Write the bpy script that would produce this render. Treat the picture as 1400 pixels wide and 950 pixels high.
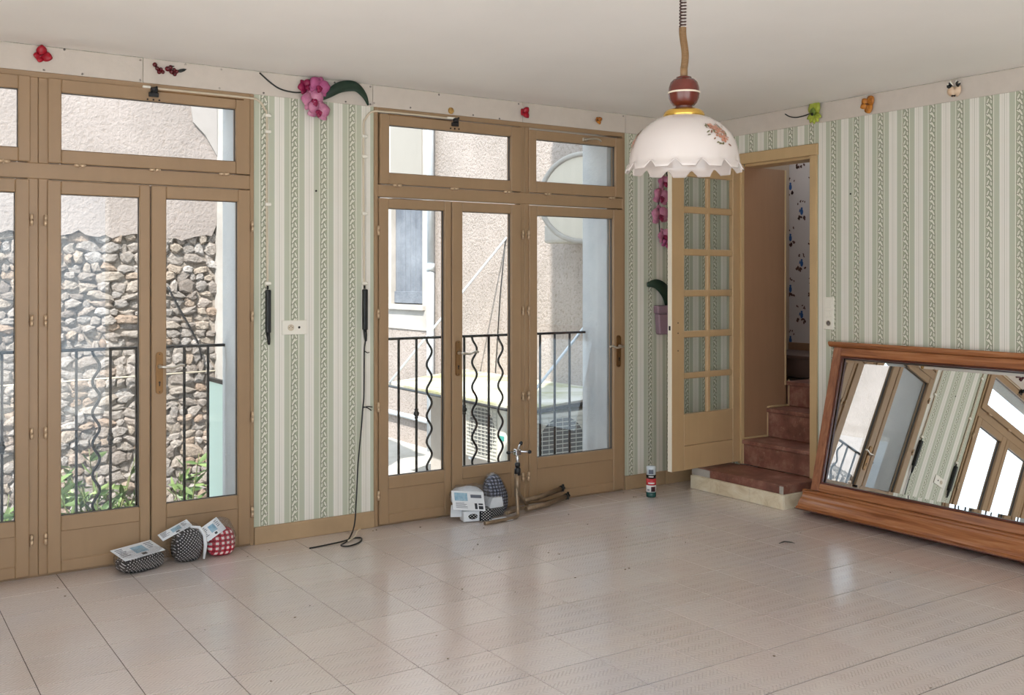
import bpy, bmesh, math, random
from mathutils import Vector, Matrix, noise
PI = math.pi
random.seed(7)
scene = bpy.context.scene
for o in list(bpy.data.objects):
    bpy.data.objects.remove(o)
col = scene.collection

# ------------------------------------------------------------------ camera
cam_d = bpy.data.cameras.new('camera'); cam = bpy.data.objects.new('camera', cam_d); col.objects.link(cam)
cam.location = (-5.4178, -5.5278, 1.48)
cam.rotation_euler = (PI / 2, 0, -(PI / 2 - 0.9846))
cam_d.sensor_width = 36; cam_d.lens = 1384.4 / 1400 * 36
cam_d.shift_y = -(475 - 383.38) / 1400
cam_d.clip_start = 0.05
scene.camera = cam

# ------------------------------------------------------------------ sky, sun, exposure
world = bpy.data.worlds.new('sky'); scene.world = world; world.use_nodes = True
wn = world.node_tree; bg = wn.nodes['Background']
bg.inputs['Color'].default_value = (0.74, 0.87, 1.0, 1); bg.inputs['Strength'].default_value = 2.3
sun_d = bpy.data.lights.new('sun', 'SUN'); sun = bpy.data.objects.new('sun', sun_d); col.objects.link(sun)
sun.rotation_euler = Vector((0.70, 0.71, -1.19)).to_track_quat('-Z', 'Y').to_euler()
sun.location = (-4, -3, 12)
sun_d.energy = 7.5; sun_d.angle = math.radians(0.6); sun_d.color = (1.0, 0.96, 0.91)
vs = scene.view_settings
scene.display_settings.display_device = 'sRGB'
vs.view_transform = 'Standard'; vs.look = 'None'; vs.gamma = 1.0; vs.use_curve_mapping = False
vs.exposure = 0.58
scene.cycles.max_bounces = 14; scene.cycles.diffuse_bounces = 8; scene.cycles.glossy_bounces = 6
scene.cycles.transparent_max_bounces = 24; scene.cycles.transmission_bounces = 8
scene.cycles.caustics_reflective = False; scene.cycles.caustics_refractive = False
scene.cycles.use_denoising = True
scene.cycles.sample_clamp_indirect = 6

# ------------------------------------------------------------------ helpers
def lin(c):
    def f(v):
        v /= 255.0
        return v / 12.92 if v <= 0.04045 else ((v + 0.055) / 1.055) ** 2.4
    return (f(c[0]), f(c[1]), f(c[2]), 1)

class NT:
    """tiny node-graph helper"""
    def __init__(s, name):
        s.m = bpy.data.materials.new(name); s.m.use_nodes = True
        s.t = s.m.node_tree; s.b = s.t.nodes['Principled BSDF']; s.out = s.t.nodes['Material Output']
    def n(s, typ, **kw):
        d = s.t.nodes.new(typ)
        for k, v in kw.items(): setattr(d, k, v)
        return d
    def set(s, sock, v):
        if hasattr(v, 'is_linked'): s.t.links.new(v, sock)
        else: sock.default_value = v
    def math(s, op, a, b=0.0, c=0.0):
        d = s.n('ShaderNodeMath', operation=op)
        s.set(d.inputs[0], a); s.set(d.inputs[1], b); s.set(d.inputs[2], c)
        return d.outputs[0]
    def xyz(s, kind='Object'):
        tc = s.n('ShaderNodeTexCoord'); sp = s.n('ShaderNodeSeparateXYZ')
        s.t.links.new(tc.outputs[kind], sp.inputs[0]); return sp.outputs, tc.outputs[kind]
    def vec(s, x, y, z):
        d = s.n('ShaderNodeCombineXYZ')
        for i, v in enumerate((x, y, z)): s.set(d.inputs[i], v)
        return d.outputs[0]
    def noise(s, vec=None, scale=5, detail=3, rough=.5, dist=0):
        d = s.n('ShaderNodeTexNoise'); d.inputs['Scale'].default_value = scale
        d.inputs['Detail'].default_value = detail; d.inputs['Roughness'].default_value = rough
        d.inputs['Distortion'].default_value = dist
        if vec is not None: s.t.links.new(vec, d.inputs['Vector'])
        return d.outputs['Fac']
    def ramp(s, fac, stops, interp='LINEAR'):
        d = s.n('ShaderNodeValToRGB'); cr = d.color_ramp; cr.interpolation = interp
        while len(cr.elements) > 1: cr.elements.remove(cr.elements[-1])
        cr.elements[0].position = stops[0][0]; cr.elements[0].color = stops[0][1]
        for p, c in stops[1:]:
            e = cr.elements.new(p); e.color = c
        s.set(d.inputs[0], fac); return d.outputs[0]
    def mix(s, fac, a, b, mode='MIX'):
        d = s.n('ShaderNodeMix', data_type='RGBA', blend_type=mode)
        s.set(d.inputs[0], fac); s.set(d.inputs[6], a); s.set(d.inputs[7], b)
        return d.outputs[2]
    def bump(s, h, strength=.3, dist=.01):
        d = s.n('ShaderNodeBump'); d.inputs['Strength'].default_value = strength
        d.inputs['Distance'].default_value = dist; s.set(d.inputs['Height'], h)
        s.t.links.new(d.outputs[0], s.b.inputs['Normal'])
    def color(s, v): s.set(s.b.inputs['Base Color'], v)
    def rough(s, v): s.set(s.b.inputs['Roughness'], v)

def paint(name, c, rough=.5, metal=0.0, var=0.0, scale=6, bump=0, bscale=80, spec=.5, c2=None):
    g = NT(name); c = lin(c)
    _, tc = g.xyz()
    if var or c2:
        d = lin(c2) if c2 else tuple(v * (1 - var) for v in c[:3]) + (1,)
        g.color(g.ramp(g.noise(tc, scale, 4, .6), [(.3, d), (.7, c)]))
    else: g.color(c)
    g.b.inputs['Roughness'].default_value = rough; g.b.inputs['Metallic'].default_value = metal
    g.b.inputs['Specular IOR Level'].default_value = spec
    if bump: g.bump(g.noise(tc, bscale, 3, .6), bump, .004)
    return g.m

class MB:
    """collects shapes; build() links them as one mesh object"""
    def __init__(s, M=None): s.v = []; s.f = []; s.mi = []; s.sm = []; s.M = M; s.cur = 0
    def add(s, vs, fs, smooth=False):
        o = len(s.v)
        for p in vs:
            p = Vector(p); s.v.append(s.M @ p if s.M else p)
        for f in fs: s.f.append([i + o for i in f]); s.mi.append(s.cur); s.sm.append(smooth)
        return s
    def box(s, a, b, M=None):
        x0, y0, z0 = (min(a[i], b[i]) for i in range(3)); x1, y1, z1 = (max(a[i], b[i]) for i in range(3))
        vs = [(x0,y0,z0),(x1,y0,z0),(x1,y1,z0),(x0,y1,z0),(x0,y0,z1),(x1,y0,z1),(x1,y1,z1),(x0,y1,z1)]
        if M: vs = [M @ Vector(v) for v in vs]
        return s.add(vs, [(3,2,1,0),(4,5,6,7),(0,1,5,4),(1,2,6,5),(2,3,7,6),(3,0,4,7)])
    def bev(s, a, b, r=.004, seg=1, M=None):
        bm = bmesh.new(); bmesh.ops.create_cube(bm, size=1)
        c = [(a[i] + b[i]) / 2 for i in range(3)]; d = [abs(b[i] - a[i]) for i in range(3)]
        for v in bm.verts: v.co = Vector((c[0] + v.co.x * d[0], c[1] + v.co.y * d[1], c[2] + v.co.z * d[2]))
        r = min(r, min(d) * .45)
        bmesh.ops.bevel(bm, geom=bm.edges[:], offset=r, segments=seg, affect='EDGES', profile=.5)
        if M: bmesh.ops.transform(bm, matrix=M, verts=bm.verts)
        s.bm(bm); return s
    def bm(s, bm, smooth=False):
        bm.verts.index_update()
        s.add([v.co.copy() for v in bm.verts], [[v.index for v in f.verts] for f in bm.faces], smooth); bm.free()
    def prism(s, pts, h, M=None):
        """polygon in local xy, extruded 0..h in z"""
        n = len(pts); vs = [(x, y, 0) for x, y in pts] + [(x, y, h) for x, y in pts]
        if M: vs = [M @ Vector(v) for v in vs]
        fs = [list(range(n))[::-1], list(range(n, 2 * n))] + [(i, (i + 1) % n, n + (i + 1) % n, n + i) for i in range(n)]
        return s.add(vs, fs)
    def tube(s, pts, r, seg=8, caps=True, closed=False):
        pts = [Vector(p) for p in pts]; n = len(pts)
        rs = r if isinstance(r, (list, tuple)) else [r] * n
        vs = []; fs = []; nrm = None
        for i, p in enumerate(pts):
            if closed: t = pts[(i + 1) % n] - pts[i - 1]
            else: t = pts[min(i + 1, n - 1)] - pts[max(i - 1, 0)]
            if t.length < 1e-9: t = Vector((0, 0, 1))
            t.normalize()
            if nrm is None:
                nrm = t.cross(Vector((0, 0, 1)))
                if nrm.length < .1: nrm = t.cross(Vector((1, 0, 0)))
            nrm = (nrm - t * nrm.dot(t)).normalized(); bn = t.cross(nrm)
            for k in range(seg):
                a = 2 * PI * k / seg; vs.append(p + (nrm * math.cos(a) + bn * math.sin(a)) * rs[i])
        m = n if closed else n - 1
        for i in range(m):
            j = (i + 1) % n
            for k in range(seg):
                q = (k + 1) % seg; fs.append((i * seg + k, i * seg + q, j * seg + q, j * seg + k))
        s.add(vs, fs, True)
        if caps and not closed:
            o = len(s.v) - len(vs)
            s.f.append([o + k for k in range(seg)][::-1]); s.f.append([o + (n - 1) * seg + k for k in range(seg)])
            s.mi += [s.cur] * 2; s.sm += [False] * 2
        return s
    def lathe(s, prof, c=(0, 0, 0), seg=24, M=None, smooth=True):
        vs = []; fs = []; n = len(prof)
        for r, z in prof:
            for k in range(seg):
                a = 2 * PI * k / seg; vs.append(Vector((c[0] + r * math.cos(a), c[1] + r * math.sin(a), c[2] + z)))
        if M: vs = [M @ v for v in vs]
        for i in range(n - 1):
            for k in range(seg):
                q = (k + 1) % seg; fs.append((i * seg + k, i * seg + q, (i + 1) * seg + q, (i + 1) * seg + k))
        s.add(vs, fs, smooth)
        o = len(s.v) - len(vs)
        if prof[0][0] > 1e-5: s.f.append([o + k for k in range(seg)][::-1]); s.mi.append(s.cur); s.sm.append(False)
        if prof[-1][0] > 1e-5: s.f.append([o + (n - 1) * seg + k for k in range(seg)]); s.mi.append(s.cur); s.sm.append(False)
        return s
    def cyl(s, a, b, r, seg=12): return s.tube([a, b], r, seg)
    def mesh(s, name):
        me = bpy.data.meshes.new(name); me.from_pydata([tuple(v) for v in s.v], [], s.f)
        me.polygons.foreach_set('material_index', s.mi); me.polygons.foreach_set('use_smooth', s.sm)
        me.update(); return me
    def build(s, name, mats, parent=None, **kw):
        me = s.mesh(name)
        for m in (mats if isinstance(mats, (list, tuple)) else [mats]): me.materials.append(m)
        return link(bpy.data.objects.new(name, me), parent, **kw)

def link(o, parent=None, label=None, cat=None, group=None, kind=None):
    col.objects.link(o)
    if parent is not None:
        o.parent = parent
        if parent.type == 'EMPTY': o.matrix_parent_inverse = Matrix.Translation(parent.location).inverted()
    if label: o['label'] = label
    if cat: o['category'] = cat
    if group: o['group'] = group
    if kind: o['kind'] = kind
    return o
def thing(name, loc, label, cat, group=None):
    o = bpy.data.objects.new(name, None); o.location = loc; o.empty_display_size = .05
    return link(o, None, label, cat, group)
def struct(name, loc=(0, 0, 0), label=None):
    o = bpy.data.objects.new(name, None); o.location = loc; o.empty_display_size = .05
    return link(o, None, label, None, None, 'structure')
def curve_pts(ctrl, n=8):
    """Catmull-Rom through control points"""
    c = [Vector(p) for p in ctrl]; c = [c[0] * 2 - c[1]] + c + [c[-1] * 2 - c[-2]]; out = []
    for i in range(1, len(c) - 2):
        for k in range(n):
            t = k / n; a, b, d, e = c[i - 1], c[i], c[i + 1], c[i + 2]
            out.append(.5 * ((2 * b) + (d - a) * t + (2 * a - 5 * b + 4 * d - e) * t * t + (3 * b - a - 3 * d + e) * t ** 3))
    out.append(c[-2]); return out

# ------------------------------------------------------------------ materials
def wallpaper(name, axis, centre):
    g = NT(name); sp, tc = g.xyz()
    u = g.math('FRACT', g.math('ADD', g.math('MULTIPLY', g.math('SUBTRACT', sp[axis], centre), 1 / .1795), .5))
    W = lin((230, 226, 217)); G = lin((186, 190, 171)); L = lin((200, 199, 185)); E = lin((236, 233, 222)); D = lin((160, 164, 144)); B = lin((212, 213, 203))
    base = g.ramp(u, [(0, L), (.012, W), (.07, L), (.082, W), (.15, B), (.165, G), (.345, E), (.368, D), (.632, E), (.655, G), (.835, B), (.85, W), (.918, L), (.93, W), (.988, L)], 'CONSTANT')
    # rows of small printed leaves inside the ornate band
    xm = g.math('MULTIPLY', g.math('SUBTRACT', u, .5), .1795)
    def leafrow(cx, ph, rot, la, lb):
        P_ = .058; y = g.math('MULTIPLY', g.math('SUBTRACT', g.math('FRACT', g.math('ADD', g.math('MULTIPLY', sp[2], 1 / P_), ph)), .5), P_)
        x = g.math('SUBTRACT', xm, cx); cr, sr = math.cos(rot), math.sin(rot)
        a_ = g.math('MULTIPLY', g.math('ADD', g.math('MULTIPLY', x, cr), g.math('MULTIPLY', y, sr)), 1 / la)
        b_ = g.math('MULTIPLY', g.math('SUBTRACT', g.math('MULTIPLY', y, cr), g.math('MULTIPLY', x, sr)), 1 / lb)
        return g.math('ADD', g.math('MULTIPLY', a_, a_), g.math('MULTIPLY', b_, b_))
    dd = leafrow(-.004, 0, 1.05, .021, .0055)
    for q in ((.009, .45, 2.0, .016, .005), (-.011, .55, 1.45, .013, .0042), (.011, .86, .75, .011, .004)): dd = g.math('MINIMUM', dd, leafrow(*q))
    leaf = g.ramp(g.math('MULTIPLY', dd, .25), [(.0, lin((196, 198, 180))), (.03, lin((222, 220, 206))), (.20, lin((226, 224, 210))), (.27, lin((112, 116, 98))), (.42, lin((150, 154, 134))), (.8, lin((168, 172, 150)))])
    band = g.math('LESS_THAN', g.math('ABSOLUTE', g.math('SUBTRACT', u, .5)), .132)
    c = g.mix(band, base, leaf)
    st = g.noise(tc, 1.3, 5, .65)
    c = g.mix(g.math('MULTIPLY', g.ramp(st, [(.5, (0, 0, 0, 1)), (.8, (1, 1, 1, 1))]), .22), c, lin((196, 186, 158)))
    g.color(c); g.rough(.62); g.b.inputs['Specular IOR Level'].default_value = .3
    return g.m
M_WPB = wallpaper('wallpaper_back', 0, -3.245)
M_WPR = wallpaper('wallpaper_right', 1, -2.070)
M_CEIL = paint('ceiling_paint', (240, 237, 233), .8, var=.05, scale=1.2, bump=.05, bscale=30)
M_BORDER = paint('border_strip', (206, 196, 185), .6, var=.06, scale=14, bump=.35, bscale=60)
M_DARK = paint('black_iron', (22, 22, 24), .45, bump=.1)
M_NAIL = paint('nail_dark', (24, 20, 20), .5, .4)
def wood_paint(name, c, rough=.42):
    g = NT(name); sp, tc = g.xyz()
    mp = g.vec(g.math('MULTIPLY', sp[0], 26), g.math('MULTIPLY', sp[1], 26), g.math('MULTIPLY', sp[2], 2.2))
    n1 = g.noise(mp, 1.0, 4, .6); n2 = g.noise(tc, 2.2, 4, .6)
    c1 = lin(c); c0 = tuple(v * .86 for v in c1[:3]) + (1,)
    g.color(g.mix(.3, g.ramp(n2, [(.3, c0), (.75, c1)]), g.ramp(n1, [(.35, c0), (.65, c1)])))
    g.rough(rough); g.bump(n1, .08, .002); return g.m
M_FRAME = wood_paint('window_beige_paint', (162, 133, 101))
M_DOORP = wood_paint('door_beige_paint', (196, 164, 122))
M_CASING = wood_paint('casing_cream_paint', (200, 170, 126))
M_PANEL = wood_paint('brown_panelling', (160, 122, 92), .5)
M_SKIRT = paint('skirting_tan', (178, 150, 116), .4, var=.15, scale=7)
M_GASKET = paint('rubber_gasket', (70, 66, 62), .6)
M_WHITE = paint('white_plastic', (232, 228, 216), .35)
M_CONDUIT = paint('cream_conduit', (205, 192, 170), .45)
M_CHROME = paint('brushed_nickel', (205, 198, 186), .28, 1.0)
M_HINGE = paint('hinge_metal', (204, 178, 148), .3, .35)
M_BRONZE = paint('bronze_plate', (140, 105, 68), .35, .75, var=.2, scale=30)
M_BRASS = paint('brass', (205, 165, 80), .25, .9)
def glass(name, tint=(1, 1, 1), refl=.035):
    m = bpy.data.materials.new(name); m.use_nodes = True; t = m.node_tree; t.nodes.clear()
    out = t.nodes.new('ShaderNodeOutputMaterial'); tr = t.nodes.new('ShaderNodeBsdfTransparent'); gl = t.nodes.new('ShaderNodeBsdfGlossy')
    tr.inputs[0].default_value = (*tint, 1); gl.inputs['Roughness'].default_value = .01
    lw = t.nodes.new('ShaderNodeLayerWeight'); lw.inputs['Blend'].default_value = .5
    pw = t.nodes.new('ShaderNodeMath'); pw.operation = 'POWER'; pw.inputs[1].default_value = 5
    ma = t.nodes.new('ShaderNodeMath'); ma.operation = 'MULTIPLY_ADD'; ma.inputs[1].default_value = 1 - refl; ma.inputs[2].default_value = refl
    mx = t.nodes.new('ShaderNodeMixShader')
    t.links.new(lw.outputs['Facing'], pw.inputs[0]); t.links.new(pw.outputs[0], ma.inputs[0]); t.links.new(ma.outputs[0], mx.inputs[0])
    t.links.new(tr.outputs[0], mx.inputs[1]); t.links.new(gl.outputs[0], mx.inputs[2])
    t.links.new(mx.outputs[0], out.inputs[0]); return m
M_GLASS = glass('window_glass', (.97, .98, .98))
def wrapmat(name):
    m = glass(name, (.97, .97, .98), .07); t = m.node_tree
    g = [n for n in t.nodes if n.type == 'BSDF_GLOSSY'][0]; g.inputs['Roughness'].default_value = .12
    f = [n for n in t.nodes if n.type == 'LAYER_WEIGHT'][0]
    nz = t.nodes.new('ShaderNodeTexNoise'); nz.inputs['Scale'].default_value = 45; nz.inputs['Detail'].default_value = 4
    bp = t.nodes.new('ShaderNodeBump'); bp.inputs['Strength'].default_value = 1; bp.inputs['Distance'].default_value = .012
    t.links.new(nz.outputs[0], bp.inputs['Height']); t.links.new(bp.outputs[0], g.inputs['Normal']); t.links.new(bp.outputs[0], f.inputs['Normal'])
    return m
M_WRAP = wrapmat('clear_plastic_wrap')
M_MIRROR = paint('mirror_silver', (236, 238, 238), .0, 1.0)

def plaster(name, c, c2, bscale=60, bstr=.5, spk=0.0):
    g = NT(name); _, tc = g.xyz(); n = g.noise(tc, 1.6, 6, .65); f = g.noise(tc, bscale, 3, .7)
    cc = g.ramp(n, [(.3, lin(c2)), (.68, lin(c))])
    if spk:
        cc = g.mix(g.math('MULTIPLY', g.ramp(f, [(.36, (1, 1, 1, 1)), (.47, (0, 0, 0, 1))]), spk), cc, lin((120, 105, 92)))
    g.color(cc); g.rough(.9); g.b.inputs['Specular IOR Level'].default_value = .15; g.bump(f, bstr, .02); return g.m
M_EXTPL = plaster('exterior_reveal_plaster', (206, 207, 206), (180, 184, 187), 30, .25)
M_ROUGH = plaster('roughcast_render', (168, 156, 148), (146, 136, 128), 30, 1.0, .6)
M_UPPER = plaster('upper_render', (150, 140, 134), (130, 121, 115), 34, .5, .3)
M_SMOOTH = plaster('smooth_render', (180, 174, 167), (156, 150, 143), 18, .2)
M_MORTAR = plaster('lime_mortar', (164, 155, 145), (126, 116, 106), 40, .8, .5)
M_CONC = plaster('pale_concrete', (196, 190, 182), (166, 160, 150), 25, .3)
def stone_mat():
    g = NT('rubble_stone'); _, tc = g.xyz(); oi = g.n('ShaderNodeObjectInfo'); ge = g.n('ShaderNodeNewGeometry')
    r = g.math('FRACT', g.math('ADD', oi.outputs['Random'], ge.outputs['Random Per Island']))
    c = g.ramp(r, [(0, lin((128, 119, 112))), (.2, lin((164, 155, 147))), (.4, lin((146, 140, 135))), (.6, lin((168, 155, 141))), (.74, lin((156, 135, 118))), (.85, lin((176, 170, 165))), (1, lin((138, 132, 127)))])
    geo = g.n('ShaderNodeNewGeometry').outputs['Position']
    n = g.noise(geo, 38, 5, .7)
    g.color(g.mix(g.ramp(n, [(.35, (.65, .65, .65, 1)), (.55, (0, 0, 0, 1))]), c, lin((112, 100, 90)))); g.rough(.95); g.b.inputs['Specular IOR Level'].default_value = .1
    g.bump(n, 1.0, .03); return g.m
M_STONE = stone_mat()
M_BOUNCE = paint('white_bounce_surface', (242, 240, 236), .8, var=.05)  # white for unseen surfaces, picked to bounce daylight indoors

def tile_mat():
    g = NT('embossed_floor_tile'); sp, tc = g.xyz(); oi = g.n('ShaderNodeObjectInfo'); rnd = oi.outputs['Random']
    geo = g.n('ShaderNodeNewGeometry').outputs['Position']
    n = g.noise(geo, .9, 4, .6); n2 = g.noise(geo, 7, 5, .65)
    a = g.ramp(n, [(.3, lin((206, 190, 184))), (.5, lin((210, 199, 193))), (.7, lin((204, 197, 197)))])
    c = g.mix(g.math('MULTIPLY', rnd, .10), a, lin((170, 150, 138)))
    g.color(c)
    g.rough(.22); g.b.inputs['Specular IOR Level'].default_value = .7; g.b.inputs['Coat Weight'].default_value = .6; g.b.inputs['Coat Roughness'].default_value = .14
    # herringbone relief
    v = g.math('MULTIPLY', g.math('ABSOLUTE', g.math('SUBTRACT', g.math('FRACT', g.math('MULTIPLY', sp[1], 1 / .078)), .5)), .078)
    s1 = g.math('SINE', g.math('MULTIPLY', g.math('ADD', sp[0], v), 2 * PI / .019))
    patch = g.math('MULTIPLY', g.ramp(g.noise(geo, 2.0, 2, .5), [(.3, (.25, .25, .25, 1)), (.7, (1, 1, 1, 1))]), g.math('ADD', .5, g.math('MULTIPLY', rnd, .5)))
    rid = g.math('MULTIPLY', g.math('MAXIMUM', g.math('SUBTRACT', s1, .25), 0), patch)
    ln = g.math('LESS_THAN', g.math('ABSOLUTE', g.math('SUBTRACT', g.math('ABSOLUTE', sp[0]), .131)), .0022)
    h = g.math('ADD', g.math('MULTIPLY', rid, .8), g.math('MULTIPLY', ln, .8))
    h = g.math('ADD', h, g.math('MULTIPLY', g.noise(geo, 60, 2, .5), .35))
    g.bump(h, .6, .010); return g.m
M_TILE = tile_mat()
M_GROUT = paint('dark_joint', (66, 54, 48), .8, var=.3)

# ------------------------------------------------------------------ room constants
ZC = 2.6556           # ceiling
BT = 0.33             # thickness of the window wall
XL, YF = -6.3, -6.4   # left wall, wall behind the camera
W1 = (-5.47, -3.487); W2 = (-2.745, -0.797); ZW = 2.522

# ------------------------------------------------------------------ room shell
fl = struct('floor')
MB().box((XL, YF, -.20), (0, 0.0, -.004)).build('floor_bed', M_GROUT, fl)
TX, TY = .3125, .3033
X0, Y0 = -4.8189, -.5858
tm = MB().bev((-TX / 2 + .0015, -TY / 2 + .0034, -.004), (TX / 2 - .0015, TY / 2 - .0034, 0), .0006).mesh('tile')
tm.materials.append(M_TILE)
rest = MB()
th = .9846; cF = (math.cos(th), math.sin(th)); cR = (math.sin(th), -math.cos(th))
cells = []
for i in range(-7, 17):
    for j in range(-3, 25):
        x0 = max(X0 + i * TX, XL); x1 = min(X0 + (i + 1) * TX, 0); y1 = min(Y0 - j * TY, 0); y0 = max(Y0 - (j + 1) * TY, YF)
        if x1 - x0 < .02 or y1 - y0 < .02: continue
        cx, cy = (x0 + x1) / 2, (y0 + y1) / 2
        dx, dy = cx - cam.location.x, cy - cam.location.y
        w = dx * cF[0] + dy * cF[1]; u = dx * cR[0] + dy * cR[1]
        seen = w > 1 and abs(u / w) < .55 and 1.48 / w < .46
        whole = (x1 - x0) > TX - .001 and (y1 - y0) > TY - .001
        if seen:
            if whole: o = bpy.data.objects.new('tile', tm); o.location = (cx, cy, 0); link(o, fl); o.matrix_parent_inverse = Matrix()
            else:
                MB().bev((x0 + .0017, y0 + .0017, -.004), (x1 - .0017, y1 - .0017, 0), .0012).build('tile', M_TILE, fl)
        else: rest.box((x0 + .0017, y0 + .0017, -.004), (x1 - .0017, y1 - .0017, 0))
rest.build('tiles_out_of_view', M_TILE, fl, kind='stuff')

MB().box((XL, YF, ZC), (0.2, 0, ZC + .12)).build('ceiling', M_CEIL, kind='structure')

def wall_mesh(boxes, face_axis, face_sign, m_in, m_out):
    mb = MB()
    for a, b in boxes: mb.box(a, b)
    for k, f in enumerate(mb.f):
        p = [mb.v[i] for i in f]; nrm = (p[1] - p[0]).cross(p[2] - p[0]).normalized()
        mb.mi[k] = 0 if nrm[face_axis] * face_sign > .9 else 1
    return mb
H = ZC
wall_mesh([((XL, 0, -.2), (W1[0], BT, H)), ((W1[1], 0, -.2), (W2[0], BT, H)), ((W2[1], 0, -.2), (0, BT, H)),
           ((W1[0], 0, ZW), (W1[1], BT, H)), ((W2[0], 0, ZW), (W2[1], BT, H)),
           ((W1[0], .0, -.2), (W1[1], BT, -.005)), ((W2[0], .0, -.2), (W2[1], BT, -.005))], 1, -1, M_WPB, M_EXTPL).build('wall_back', [M_WPB, M_EXTPL], kind='structure')
# right wall with the stair doorway
DY0, DY1, DZ = -.352, -1.0, 2.335
wall_mesh([((0, 0, -.2), (.18, DY0, H)), ((0, DY1, -.2), (.18, YF, H)), ((0, DY0, DZ), (.18, DY1, H)), ((0, DY0, -.2), (.18, DY1, -.01))], 0, -1, M_WPR, M_PANEL).build('wall_right', [M_WPR, M_EXTPL], kind='structure')
mb = MB()
for a, b in ((W1[0], W1[0] + .066), (W1[1] - .068, W1[1]), (W2[0], W2[0] + .066), (W2[1] - .113, W2[1])): MB().box((a, .052, -.004), (b, BT, ZW)).build('trim_6', M_EXTPL, kind='structure')
M_LIME = paint('plain_wall', (222, 216, 204), .8, var=.05, scale=2)
# left wall and the wall behind the camera: unseen, with wide openings invented to light the room
wl = MB()
for a, b in (((XL - .2, YF - .2, -.2), (XL, YF + .1, H)), ((XL - .2, -2.9, -.2), (XL, BT, H)), ((XL - .2, YF + .1, 2.56), (XL, -2.9, H)), ((XL - .2, -4.7, -.2), (XL, -4.6, 2.56))): wl.box(a, b)
wl.build('wall_left', M_LIME, kind='structure')
wf = MB()
for a, b in (((XL, YF - .2, -.2), (-6.2, YF, H)), ((-2.9, YF - .2, -.2), (.18, YF, H)), ((-6.2, YF - .2, 2.56), (-.15, YF, H))): wf.box(a, b)
wf.build('wall_front', M_LIME, kind='structure')
# the storey above, whose corner shades the courtyard
mb = MB(); mb.box((-2.0, YF, ZC + .13), (.35, BT, 8)); mb.box((1.36, YF, -.2), (1.6, BT, 3.0)); mb.build('wall_upper_storey', M_BOUNCE, kind='structure')
MB().box((XL - .2, YF - .2, ZC + .13), (-2.0, BT, 2.95)).build('ceiling_roof_slab', M_SMOOTH, kind='structure')

# ---- border strip under the ceiling, skirting
tb = struct('trim_1', (0, 0, 2.59))
segs = [XL, -4.086, -2.754, -1.666, -.79, -.0]
for a, b in zip(segs, segs[1:]):
    MB().bev((a + .0012, -.008, 2.522), (b - .0012, 0.0, ZC - .003), .002).build('border_board', M_BORDER, tb)
for k, (x, z) in enumerate([(-4.47, 2.648), (-4.565, 2.535), (-4.385, 2.535), (-4.1, 2.64), (-4.1, 2.535), (-3.865, 2.645), (-3.67, 2.64), (-3.68, 2.535), (-3.43, 2.535),
                            (-3.0, 2.64), (-2.93, 2.535), (-2.77, 2.64), (-2.77, 2.535), (-2.745, 2.545), (-2.5, 2.54), (-2.3, 2.64), (-2.05, 2.535), (-1.85, 2.53), (-1.70, 2.64), (-.81, 2.64)]):
    MB().lathe([(0, -.003), (.0056, -.003), (.0062, 0)], (0, 0, 0), 8, Matrix.Translation((x, -.008, z)) @ Matrix.Rotation(-PI / 2, 4, 'X') @ Matrix.Rotation(PI, 4, 'X')).build('nail', M_NAIL, tb)
tr = struct('trim_2', (0, -1, 2.59))
for a, b in ((0, -1.02), (-1.02, -2.9), (-2.9, -5), (-5, YF)):
    MB().bev((-.008, a - .009 if a == 0 else a - .0012, 2.525), (0, b + .0012, ZC - .003), .002).build('border_board', M_BORDER, tr)
bb = struct('baseboard_back', (0, 0, 0))
for a, b in ((XL, W1[0]), (W1[1], W2[0]), (W2[1], -.42), (-.42, -.0)):
    MB().bev((a + .002, -.018, 0.0), (b - .002, 0, .098), .004, 2).build('skirting_board', M_SKIRT, bb)
br = struct('baseboard_right', (0, -2, 0))
for k in range(4):
    MB().bev((-.016, -1.18 - k * 1.6, 0.0), (0, -1.18 - (k + 1) * 1.6 + .003, .098), .004, 2).build('skirting_board', M_SKIRT, br)

# ------------------------------------------------------------------ windows
def rect_ring(mb, x0, x1, z0, z1, w, y0, y1, wb=None, r=.004):
    """four members: stiles full height, rails between"""
    wb = wb or w
    mb.bev((x0, y0, z0), (x0 + w, y1, z1), r); mb.bev((x1 - w, y0, z0), (x1, y1, z1), r)
    mb.bev((x0 + w, y0 + .0006, z1 - w), (x1 - w, y1, z1), r); mb.bev((x0 + w, y0 + .0006, z0), (x1 - w, y1, z0 + wb), r)
def hinge(parent, x, z, vertical=True):
    mb = MB()
    d = (0, 0, .017) if vertical else (.017, 0, 0)
    c = Vector((x, -.030, z)); d = Vector(d)
    mb.cyl(c - d * 1.5, c - d * .06, .0078, 8); mb.cyl(c + d * .06, c + d * 1.5, .0078, 8)
    mb.cyl(c - d * .06, c + d * .06, .005, 6)
    mb.tube([c - d * 1.7, c - d * 1.5], .005, 6); mb.tube([c + d * 1.5, c + d * 1.7], .005, 6)
    mb.box((x - .003, -.026, z - .01), (x + .003, -.010, z + .01))
    mb.build('hinge', M_HINGE, parent)
def pane(parent, x0, x1, z0, z1, y=.012):
    MB().box((x0 - .008, y, z0 - .008), (x1 + .008, y + .004, z1 + .008)).build('pane', M_GLASS, parent)
    g = MB(); t = .0028
    for a, b in (((x0, -.004, z0), (x0 + t, y, z1)), ((x1 - t, -.004, z0), (x1, y, z1)), ((x0, -.004, z0), (x1, y, z0 + t)), ((x0, -.004, z1 - t), (x1, y, z1))): g.box(a, b)
    g.build('glazing_seal', M_GASKET, parent)
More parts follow.
